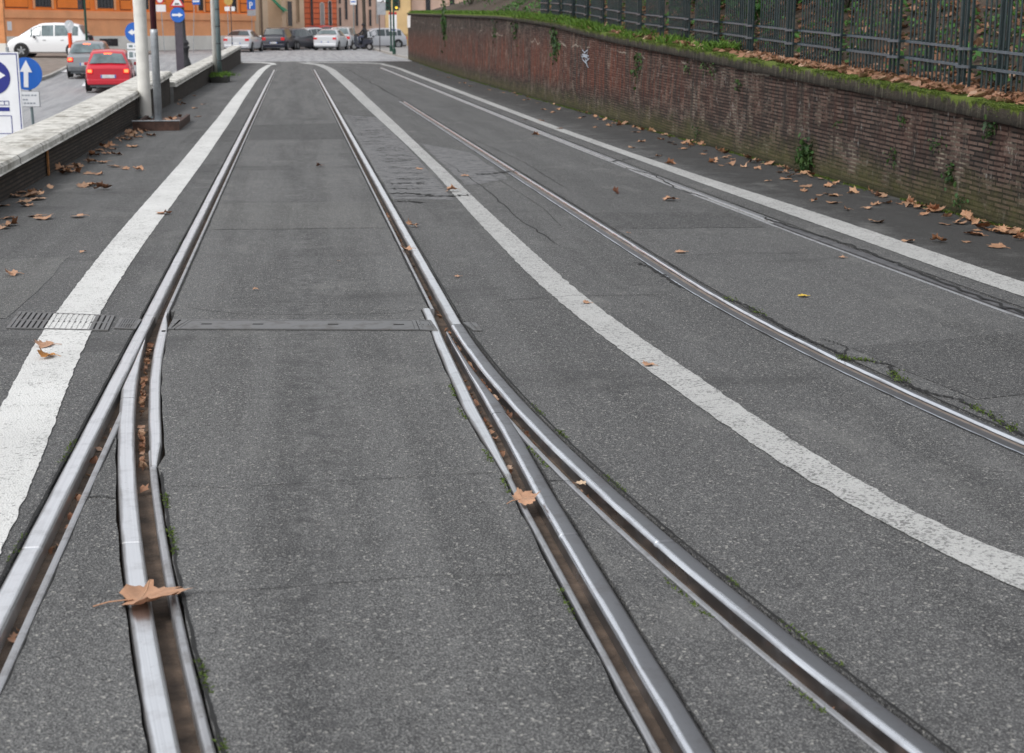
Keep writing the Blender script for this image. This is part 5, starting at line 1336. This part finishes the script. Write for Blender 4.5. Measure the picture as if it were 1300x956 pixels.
mb = MB(); mb.bb(X2(246), X2(255.5), -.01, .01, Z2(6), Z2(-3)); bld(mb, 'panel', M_BLUE, t)
mb = MB(); mb.bb(X2(246.4), X2(255), -.015, -.011, Z2(2.6), Z2(.5)); bld(mb, 'marking', M_WHT, t)
t, Z2, X2 = far('road_sign', 294, 90, 'cluster of small plates under a yellowish disc on a thin dark post', 'sign', 'thin posted signs at the junction')
mb = MB(); mb.tube([(0, .03, 0), (0, .03, Z2(-4))], .028, 8); bld(mb, 'post', M_IRON, t)
mb = MB(); disc(mb, .27, 0, X2(291.5), Z2(1), 24); bld(mb, 'disc', simple('ochre_disc', (.45, .30, .08), .5), t)
for a, b in ((286.5, 290.5), (289, 293), (295, 299.5)):
    mb = MB(); mb.bb(X2(a), X2(b), -.02-.002*(a-286), -.01-.002*(a-286), Z2(14), Z2(8.5)); bld(mb, 'plate', M_WHT, t)
t, Z2, X2 = far('road_sign', 290, 93, 'bare thin grey post beside the plate cluster', 'post', 'thin posted signs at the junction')
mb = MB(); mb.tube([(0, 0, 0), (0, 0, Z2(-4))], .022, 8); mb.bb(-.03, .03, -.03, .03, 0, .12); bld(mb, 'post', M_GALV, t)
t, Z2, X2 = far('traffic_light', 109.5, 71, 'dark green signal pole with black lamp box in front of the orange building', 'traffic light', 'traffic lights at the junction')
mb = MB(); mb.lathe([(.09, -.1), (.09, .3), (.065, .35), (.06, Z2(-15))], n=12); bld(mb, 'pole', M_DGREEN, t)
mb = MB(); mb.bb(-.30, -.07, -.1, .1, Z2(12), Z2(-12)); bld(mb, 'housing', M_BLK, t)
for v in (8, 0, -8): mb = MB(); disc(mb, .08, -.11, -.18, Z2(v), 16, .02); bld(mb, 'lamp', simple('lens_dark', (.05, .02, .02), .3), t)
t, Z2, X2 = far('litter_bin', 113.5, 72.5, 'black bin hanging beside the signal pole', 'bin')
mb = MB(); mb.lathe([(.10, Z2(57)), (.15, Z2(55)), (.17, Z2(46)), (.12, Z2(44.5))], n=14); bld(mb, 'bin_body', M_BLK, t); mb = MB(); mb.lathe([(.03, -.1), (.03, Z2(56.5))], (.1, 0, 0), 8); bld(mb, 'leg', M_IRON, t)
t, Z2, X2 = far('traffic_island_post', 88.5, 63, 'pale round reflector sign on a bright orange-red post beside the white van', 'bollard')
mb = MB(); mb.lathe([(.12, -.05), (.12, Z2(61.5)), (.09, Z2(61))], n=14); bld(mb, 'base', M_WHT, t)
mb = MB(); mb.lathe([(.085, Z2(61)), (.085, Z2(42))], n=14); bld(mb, 'post', simple('signal_orange', (.75, .07, .01), .4), t)
mb = MB(); disc(mb, .20, 0, 0, Z2(31.5), 26, .03); mb.prism([(-.15, Z2(34)), (-.05, Z2(42.3)), (.05, Z2(42.3)), (.15, Z2(34))], -.012, .012, VZ(.001)); bld(mb, 'disc', simple('disc_grey', (.50, .53, .56), .4), t)
mb = MB(); arrow(mb, .2, -2.2, -.02, 0, Z2(31)); bld(mb, 'arrow', M_WHT, t)

# ------------------------------------------------------------------ cars
M_TYRE = simple('tyre', (.018, .018, .018), .85, 0, .3, 10); M_RIM = simple('rim', (.38, .39, .40), .35, .7, .15, 10)
M_GLASS = NT('car_glass').out((.03, .045, .05), .08, None, 0., Specular_IOR_Level=.8)
M_GLASSL = simple('glass_pale', (.13, .17, .18), .15, 0, .5, 2, .0)
M_TAIL = NT('tail_lamp').out((.45, .01, .015), .25, None, 0., Emission_Color=(1, .03, .02), Emission_Strength=.15)
M_BRAKE = NT('brake_lamp').out((.9, .1, .03), .25, None, 0., Emission_Color=(1, .10, .03), Emission_Strength=5.)
M_PLATE = simple('plate_white', (.62, .64, .66), .5); M_BUMP = simple('bumper_grey', (.10, .11, .12), .6); M_HEAD = simple('head_lamp', (.5, .52, .55), .15, 0, .1)
def carpaint(name, col, metal=0.): return NT(name).out(col, .28, None, metal, Coat_Weight=.6, Coat_Roughness=.08)
STY = {
 'hatch': [(0, .30, .78, .84, .90, .78), (.02, .28, .84, .92, .93, .80), (.05, .25, .90, .96, .97, .80), (.14, .22, .92, 1.40, .99, .70), (.22, .2, .93, 1.49, 1, .70), (.40, .2, .93, 1.53, 1, .72), (.55, .2, .92, 1.52, 1, .72), (.66, .2, .92, 1.42, 1, .70), (.80, .2, .90, 1.0, .99, .76), (.88, .2, .82, .90, .97, .74), (.95, .22, .70, .80, .93, .70), (1., .28, .52, .62, .82, .6)],
 'mpv': [(0, .32, .84, .90, .90, .78), (.015, .28, .95, 1.0, .95, .82), (.035, .25, 1.0, 1.08, .97, .80), (.10, .22, 1.02, 1.58, .99, .72), (.18, .2, 1.02, 1.66, 1, .72), (.40, .2, 1.0, 1.69, 1, .74), (.56, .2, 1.0, 1.66, 1, .74), (.66, .2, .98, 1.50, 1, .72), (.84, .2, .94, 1.02, .99, .76), (.91, .2, .86, .92, .96, .74), (.96, .22, .74, .82, .92, .70), (1., .28, .55, .64, .84, .6)],
 'sedan': [(0, .32, .80, .88, .90, .80), (.015, .27, .88, .95, .95, .82), (.04, .22, .90, .99, .97, .82), (.14, .2, .92, 1.02, .99, .80), (.28, .2, .93, 1.34, 1, .66), (.36, .2, .93, 1.41, 1, .66), (.48, .2, .93, 1.43, 1, .68), (.58, .2, .92, 1.37, 1, .67), (.72, .2, .90, .98, 1, .78), (.84, .2, .82, .90, .98, .76), (.94, .22, .70, .78, .93, .72), (1., .28, .52, .60, .84, .6)],
}
def car(label, style, L, Wd, Hs, col, u, D, heading, glass=None, brake=False, group=None, metal=0., name='car', zoff=0., bump=None):
    """heading: direction the nose points to, world angle from +x"""
    p = W(u, D); p.z = S(p.x, p.y)+zoff
    t = empty(name, p, heading-PI/2); tag(t, label, 'car', group)
    st = STY[style]; hs = Hs/max(s[3] for s in st); paint_ = carpaint('car_paint', col, metal); pts = []
    glass = glass or M_GLASS
    for (yy, zb, zt, zr, wf, wt) in st:
        w = Wd/2*wf; y = (yy-.5)*L; zb, zt, zr = zb*hs, zt*hs, zr*hs; tw = Wd/2*wt if zr-zt > .2 else w*.86
        r = [(w*.80, zb-.02), (w*.96, zb+.05), (w, zb+(zt-zb)*.45), (w*.995, zb+(zt-zb)*.75), (w*.96, zt)]
        r += [(tw+(.06 if zr-zt > .2 else .03)*.6, zt+(zr-zt)*.86), (tw*.93, zt+(zr-zt)*.97), (tw*.5, zr), (0, zr+.01)]
        pts.append([Vector((a, y, b)) for a, b in r]+[Vector((-a, y, b)) for a, b in reversed(r[:-1])])
    n = len(pts[0]); mb = MB()
    for r in pts: mb.v += [tuple(v) for v in r]
    for i in range(len(pts)-1):
        for k in range(n-1): a = i*n+k; mb.f.append((a, a+1, a+n+1, a+n))
    mb.f.append(tuple(range(n))[::-1]); mb.f.append(tuple(range(len(mb.v)-n, len(mb.v))))
    o = mb.build('body', paint_, t, True); e = o.modifiers.new('edge', 'EDGE_SPLIT'); e.split_angle = R(38)
    def patch(name, i0, i1, j0, j1, m, inset=.05, offd=.008, a=None):
        mb = MB(); nn = 4
        for q in range(i1-i0):
            P = pts[i0+q]; Q = pts[i0+q+1]
            c = [P[j0], P[j1], Q[j1], Q[j0]]
            ctr = sum(c, Vector())/4; nrm = (c[2]-c[0]).cross(c[3]-c[1]).normalized()
            if nrm.dot(ctr-Vector((0, ctr.y*.6, .6))) < 0: nrm = -nrm
            ci = [v.lerp(ctr, inset)+nrm*offd for v in c]
            mb.add(ci, [(0, 1, 2, 3)])
        return mb.build(name, m, t)
    gi = [i for i, s_ in enumerate(st) if s_[3]-s_[2] > .2]; g0, g1 = gi[0], gi[-1]
    # rear and front screens span the roof points across both sides
    def screen(name, i, j, m):
        P, Q = pts[i], pts[j]; ks = [6, 7, 8, 9, 10]; mb = MB(); up = []
        lo = [P[5].lerp(P[4], .3), P[7], P[8], P[9], P[n-1-5].lerp(P[n-1-4], .3)]; hi = [Q[k] for k in ks]
        lo = [lo[0].lerp(lo[-1], f) + Vector((0, 0, .03+.02*math.sin(PI*f))) for f in (.03, .25, .5, .75, .97)]
        hi2 = [hi[0].lerp(hi[-1], f)+Vector((0, 0, (.03*math.sin(PI*f)))) for f in (.05, .25, .5, .75, .95)]
        nrm = (hi2[2]-lo[2]).cross(lo[4]-lo[0]).normalized()
        if nrm.y*(1 if j < i else -1) < 0: nrm = -nrm
        a = [l.lerp(h, .10)+nrm*.022 for l, h in zip(lo, hi2)]; b = [l.lerp(h, .93)+nrm*.022 for l, h in zip(lo, hi2)]
        mb.add(a+b, [(k, k+1, k+6, k+5) for k in range(4)]); return mb.build(name, m, t)
    screen('rear_window', g0-1, g0, glass); screen('windscreen', g1+1, g1, glass)
    for j0, j1 in ((4, 5), (n-1-4, n-1-5)):
        for i in range(g0-(1 if style != 'sedan' else 0), g1+1):
            if i+1 >= len(pts): continue
            if i == g0-1 and style != 'sedan':
                continue
            patch('side_window', i, i+1, j0, j1, glass, .09, .006)
    # wheels
    wr = .30*hs if style != 'mpv' else .31
    for sx in (-1, 1):
        for yy in (.17, .81):
            x = sx*(Wd/2-.075); y = (yy-.5)*L
            wh = empty('wheel', (x, y, wr)); wh.parent = t
            mb = MB(); mb.tube([(-.10, 0, 0), (-.085, 0, 0), (.085, 0, 0), (.10, 0, 0)], [wr*.93, wr, wr, wr*.93], 20); mb.build('tyre', M_TYRE, wh, False)
            mb = MB()
            for k in range(5):
                a = k*2*PI/5; mb.box((sx*.102, 0, wr*.33), (.012, wr*.22, wr*.62), Matrix.Rotation(a, 4, 'X'))
            mb.tube([(sx*.097, 0, 0), (sx*.106, 0, 0)], wr*.2, 12); mb.tube([(sx*.094, 0, 0), (sx*.100, 0, 0)], wr*.64, 18); mb.build('rim', M_RIM, wh)
            mb = MB(); mb.tube([(x-.0+sx*.064, y, wr*1.03), (x+sx*.079, y, wr*1.03)], wr*1.20, 22); mb.build('wheel_arch', M_BLK, t)
    # rear furniture
    yr = -L/2; zt = st[1][2]*hs; tm = M_BRAKE if brake else M_TAIL
    for sx in (-1, 1):
        mb = MB(); mb.box((sx*Wd*.385, yr+.005+.03, zt-.10), (Wd*.15, .09, .20 if style != 'sedan' else .15)); o = mb.build('tail_light', M_TAIL, t, bevel=.02)
        if brake:
            mb = MB(); mb.box((sx*Wd*.39, yr-.015, zt-.08), (Wd*.09, .02, .10)); mb.build('brake_lamp', M_BRAKE, o, bevel=.008)
        mb = MB(); yf = L/2; mb.box((sx*Wd*.34, yf-.10, .58*hs), (Wd*.17, .16, .14)); mb.build('headlight', M_HEAD, t, bevel=.03)
        mb = MB(); mb.box((sx*(Wd/2+.08), L*.14, .98*hs), (.17, .09, .12)); mb.build('mirror', paint_ if style != 'mpv' else M_BLK, t, bevel=.03)
        mb = MB()
        for yy in (.02, -.2): mb.box((sx*(Wd/2*.995+.004), yy*L, .82*hs), (.02, .14, .025))
        mb.build('door_handle', M_BUMP if style != 'mpv' else M_BLK, t)
    pb = MB(); pb.box((0, yr-.012, .56*hs), (.52, .014, .115)); pl = pb.build('number_plate', M_PLATE, t)
    pb = MB(); pb.box((-.238, yr-.022, .56*hs), (.04, .004, .11)); pb.box((.238, yr-.022, .56*hs), (.04, .004, .11)); pb.build('blue_band', M_BLUE, pl)
    pb = MB(); pb.box((0, yr+.03, .36*hs), (Wd*.90, .12, .20)); pb.build('bumper', bump or paint_, t, bevel=.04)
    pb = MB(); pb.box((0, yr+.09, .22*hs), (Wd*.8, .10, .10)); pb.build('bumper_valance', M_BUMP, t)
    pb = MB(); pb.box((0, L/2-.04, .34*hs), (Wd*.82, .12, .2)); pb.build('bumper', bump or paint_, t, bevel=.04)
    if brake:
        i = g0; q = pts[i][8]; pb = MB(); pb.box((0, q.y-.03, q.z-.02), (.26, .06, .035)); pb.build('brake_lamp', M_BRAKE, t)
    return t
UP = PI/2
gp_ = 'cars parked at the junction'
car('small red hatchback with brake lights on, driving up the side street', 'hatch', 3.4, 1.60, 1.46, (.50, .008, .025), 138, 52.6, UP+R(3.5), brake=True, glass=M_GLASSL, group='cars waiting in the side street')
car('silver grey small car with brake lights on, ahead of the red hatchback', 'hatch', 3.7, 1.62, 1.46, (.27, .285, .30), 114.5, 60.2, UP+R(1), brake=True, glass=M_GLASSL, group='cars waiting in the side street', bump=M_BUMP, metal=.3)
car('white family car seen from the side in front of the orange building', 'mpv', 3.93, 1.70, 1.66, (.78, .79, .80), 63, 72.5, PI-YAW+R(4), zoff=.10, glass=M_GLASSL)
car('silver sedan with red tail lights just past the end of the parapet', 'sedan', 4.4, 1.80, 1.40, (.55, .57, .60), 309, 95, UP-YAW-R(2), group=gp_, metal=.3)
car('dark navy hatchback seen from behind in front of the passage', 'mpv', 3.7, 1.68, 1.56, (.012, .015, .03), 354.5, 101, UP-YAW-R(4), group=gp_)
car('dark grey hatchback between the navy car and the white one', 'hatch', 3.9, 1.70, 1.5, (.04, .042, .055), 376, 104, UP-YAW-R(22), group=gp_)
car('white hatchback parked beyond the dark grey one', 'hatch', 4., 1.72, 1.55, (.70, .71, .73), 396.5, 109, UP-YAW-R(28), group=gp_)
car('silver saloon seen square from behind in the middle of the junction', 'sedan', 4.3, 1.72, 1.45, (.60, .62, .65), 420.5, 102, UP-YAW-R(5), glass=M_GLASSL, group=gp_, metal=.2)
car('red car of which only the roof shows above the silver saloon', 'mpv', 3.9, 1.7, 1.72, (.50, .02, .02), 412, 113, UP-YAW-R(25), group=gp_)
car('pale grey estate car with red tail light between saloon and motorcyclist', 'mpv', 4.2, 1.72, 1.62, (.50, .51, .53), 437, 107, UP-YAW-R(4), glass=M_GLASSL, group=gp_, metal=.3)
car('silver hatchback parked behind the motorcyclist', 'mpv', 4.3, 1.75, 1.52, (.42, .43, .46), 478, 110.5, PI-YAW+R(25), group=gp_)

# ------------------------------------------------------------------ scooter and rider
p = W(459.5, 100.5); p.z = S(p.x, p.y)
sct = empty('scooter', p, PI-YAW-R(28)); tag(sct, 'dark scooter carrying a rider between the estate car and the tree trunk', 'scooter')
for x in (-.62, .62):
    wh = empty('wheel', (x, 0, .26)); wh.parent = sct
    mb = MB(); mb.tube([(0, -.06, 0), (0, -.05, 0), (0, .05, 0), (0, .06, 0)], [.22, .26, .26, .22], 18); mb.build('tyre', M_TYRE, wh)
    mb = MB(); mb.tube([(0, -.065, 0), (0, .065, 0)], .15, 14); mb.build('rim', M_RIM, wh)
mb = MB(); mb.prism([(-.85, .55), (-.8, .78), (-.2, .80), (-.08, .36), (.30, .30), (.42, .60), (.50, 1.0), (.58, 1.0), (.60, .55), (.52, .26), (.3, .2), (-.25, .2), (-.4, .42), (-.75, .42)], -.15, .15, Matrix(((1, 0, 0, 0), (0, 0, 1, 0), (0, 1, 0, 0), (0, 0, 0, 1)))); mb.build('body', simple('scooter_dark', (.03, .035, .05), .3), sct, bevel=.04)
mb = MB(); mb.bb(-.82, -.15, -.14, .14, .79, .86); mb.build('seat', M_TYRE, sct, bevel=.03)
mb = MB(); mb.tube([(.50, -.33, 1.02), (.56, 0, 1.0), (.50, .33, 1.02)], .02, 8); mb.build('handlebar', M_IRON, sct)
mb = MB(); mb.tube([(.57, 0, .95), (.62, 0, .26)], .03, 8); mb.build('fork', M_GALV, sct)
mb = MB(); mb.lathe([(.02, -.02), (.08, 0), (.06, .04)], (.62, 0, .86), 12); mb.build('headlight', M_WHT, sct)
def skin(name, joints, bones, m, parent):
    me = bpy.data.meshes.new(name); me.from_pydata([j[0] for j in joints], bones, []); o = bpy.data.objects.new(name, me); C.objects.link(o); o.parent = parent; me.materials.append(m)
    md = o.modifiers.new('skin', 'SKIN'); md.use_smooth_shade = True
    for i, j in enumerate(joints): me.skin_vertices[0].data[i].radius = (j[1], j[1] if len(j) < 3 else j[2]); 
    me.skin_vertices[0].data[0].use_root = True
    sb = o.modifiers.new('sub', 'SUBSURF'); sb.levels = 1; sb.render_levels = 2; return o
rider = empty('person', p, sct.rotation_euler.z); tag(rider, 'person in dark jacket and dark helmet sitting on the scooter', 'person')
M_SKIN = simple('skin', (.50, .28, .19), .6, 0, .1); M_JKT = simple('jacket_black', (.012, .012, .016), .7, 0, .3, 8); M_TRS = simple('trousers_blue', (.05, .06, .10), .8, 0, .2, 8)
J = [((-.35, 0, .93), .15, .13), ((-.30, 0, 1.12), .14, .12), ((-.22, 0, 1.34), .17, .12), ((-.18, 0, 1.47), .07), ((-.13, 0, 1.56), .055), ((-.11, 0, 1.64), .085), ((-.10, 0, 1.72), .08),
     ((-.20, .18, 1.41), .07), ((-.05, .26, 1.18), .05), ((.22, .28, 1.06), .038), ((.44, .29, 1.05), .03), ((-.20, -.18, 1.41), .07), ((-.05, -.26, 1.18), .05), ((.22, -.28, 1.06), .038), ((.44, -.29, 1.05), .03),
     ((-.28, .11, .92), .10), ((.16, .16, .88), .075), ((.12, .15, .46), .05), ((.24, .15, .38), .04), ((-.28, -.11, .92), .10), ((.16, -.16, .88), .075), ((.14, -.18, .44), .05), ((.26, -.18, .36), .04)]
Bn = [(0, 1), (1, 2), (2, 3), (3, 4), (4, 5), (5, 6), (2, 7), (7, 8), (8, 9), (9, 10), (2, 11), (11, 12), (12, 13), (13, 14), (0, 15), (15, 16), (16, 17), (17, 18), (0, 19), (19, 20), (20, 21), (21, 22)]
skin('body', J, Bn, M_JKT, rider)
mb = MB(); mb.lathe([(.0, -.12), (.055, -.11), (.085, -.03), (.088, .04), (.07, .10), (0, .13)], (-.085, 0, 1.66), 14); mb.box((.01, 0, 1.655), (.03, .022, .035)); mb.build('face', M_SKIN, rider, True)
mb = MB(); mb.lathe([(.118, 0), (.125, .05), (.11, .12), (.06, .165), (.0, .175)], (-.12, 0, 1.665), 16); mb.build('helmet', M_JKT, rider, True)
for s_ in (-1, 1):
    for k in range(4):
        mb = MB() if k == 0 else mb; mb.tube([(.43, s_*(.255+.022*k), 1.065), (.50, s_*(.258+.022*k), 1.05), (.525, s_*(.258+.022*k), 1.015), (.49, s_*(.258+.022*k), .995)], [.011, .011, .010, .008], 6)
    mb.tube([(.42, s_*.245, 1.05), (.465, s_*.235, 1.02), (.50, s_*.245, 1.0)], [.012, .011, .009], 6); mb.build('hand', M_SKIN, rider)
sk = MB()
for s_ in (-1, 1): sk.tube([(-.26, s_*.115, .93), (.16, s_*.16, .895), (.12, s_*.16, .50)], [.112, .088, .065], 10)
sk.build('trousers', M_TRS, rider, True)

# ------------------------------------------------------------------ light, world, camera
SUN_EL, SUN_AZ = R(46), R(-130)     # azimuth from +y, clockwise
w = bpy.data.worlds.new('World'); sc.world = w; w.use_nodes = True; nt = w.node_tree; bgn = nt.nodes['Background']
sky = nt.nodes.new('ShaderNodeTexSky'); sky.sky_type = 'NISHITA'; sky.sun_disc = False; sky.sun_elevation = SUN_EL; sky.sun_rotation = SUN_AZ
sky.air_density = 1.; sky.dust_density = 3.; sky.ozone_density = 1.
hs_ = nt.nodes.new('ShaderNodeHueSaturation'); hs_.inputs['Saturation'].default_value = .22
nt.links.new(sky.outputs[0], hs_.inputs['Color']); hs_.inputs['Value'].default_value = .8
ov = nt.nodes.new('ShaderNodeMix'); ov.data_type = 'RGBA'; ov.blend_type = 'ADD'; ov.inputs['Factor'].default_value = 1.
ov.inputs[7].default_value = (3.55, 3.65, 3.80, 1)       # even overcast layer over the clear-sky model
nt.links.new(hs_.outputs[0], ov.inputs[6]); nt.links.new(ov.outputs[2], bgn.inputs[0]); bgn.inputs[1].default_value = .15
ld = bpy.data.lights.new('sun', 'SUN'); ld.energy = 1.5; ld.angle = R(14); ld.color = (1, .97, .93)
so = bpy.data.objects.new('sun', ld); C.objects.link(so)
sd = Vector((math.sin(SUN_AZ)*math.cos(SUN_EL), math.cos(SUN_AZ)*math.cos(SUN_EL), math.sin(SUN_EL)))
so.rotation_euler = (-sd).to_track_quat('-Z', 'Y').to_euler(); so.location = (0, 0, 30)
cam = bpy.data.cameras.new('camera'); co = bpy.data.objects.new('camera', cam); C.objects.link(co)
cam.sensor_fit = 'HORIZONTAL'; cam.sensor_width = 36; cam.lens = F/1300*36; cam.shift_y = -45/1300.
cam.clip_start = .05; cam.clip_end = 3000
co.location = (0, 0, H); co.rotation_euler = (PI/2-TH, 0, -YAW)
cam.dof.use_dof = True; cam.dof.focus_distance = 6.5; cam.dof.aperture_fstop = 6.3
sc.camera = co
sc.view_settings.view_transform = 'Standard'; sc.view_settings.look = 'None'; sc.view_settings.exposure = 0; sc.view_settings.gamma = 1
sc.cycles.max_bounces = 6; sc.cycles.use_denoising = True
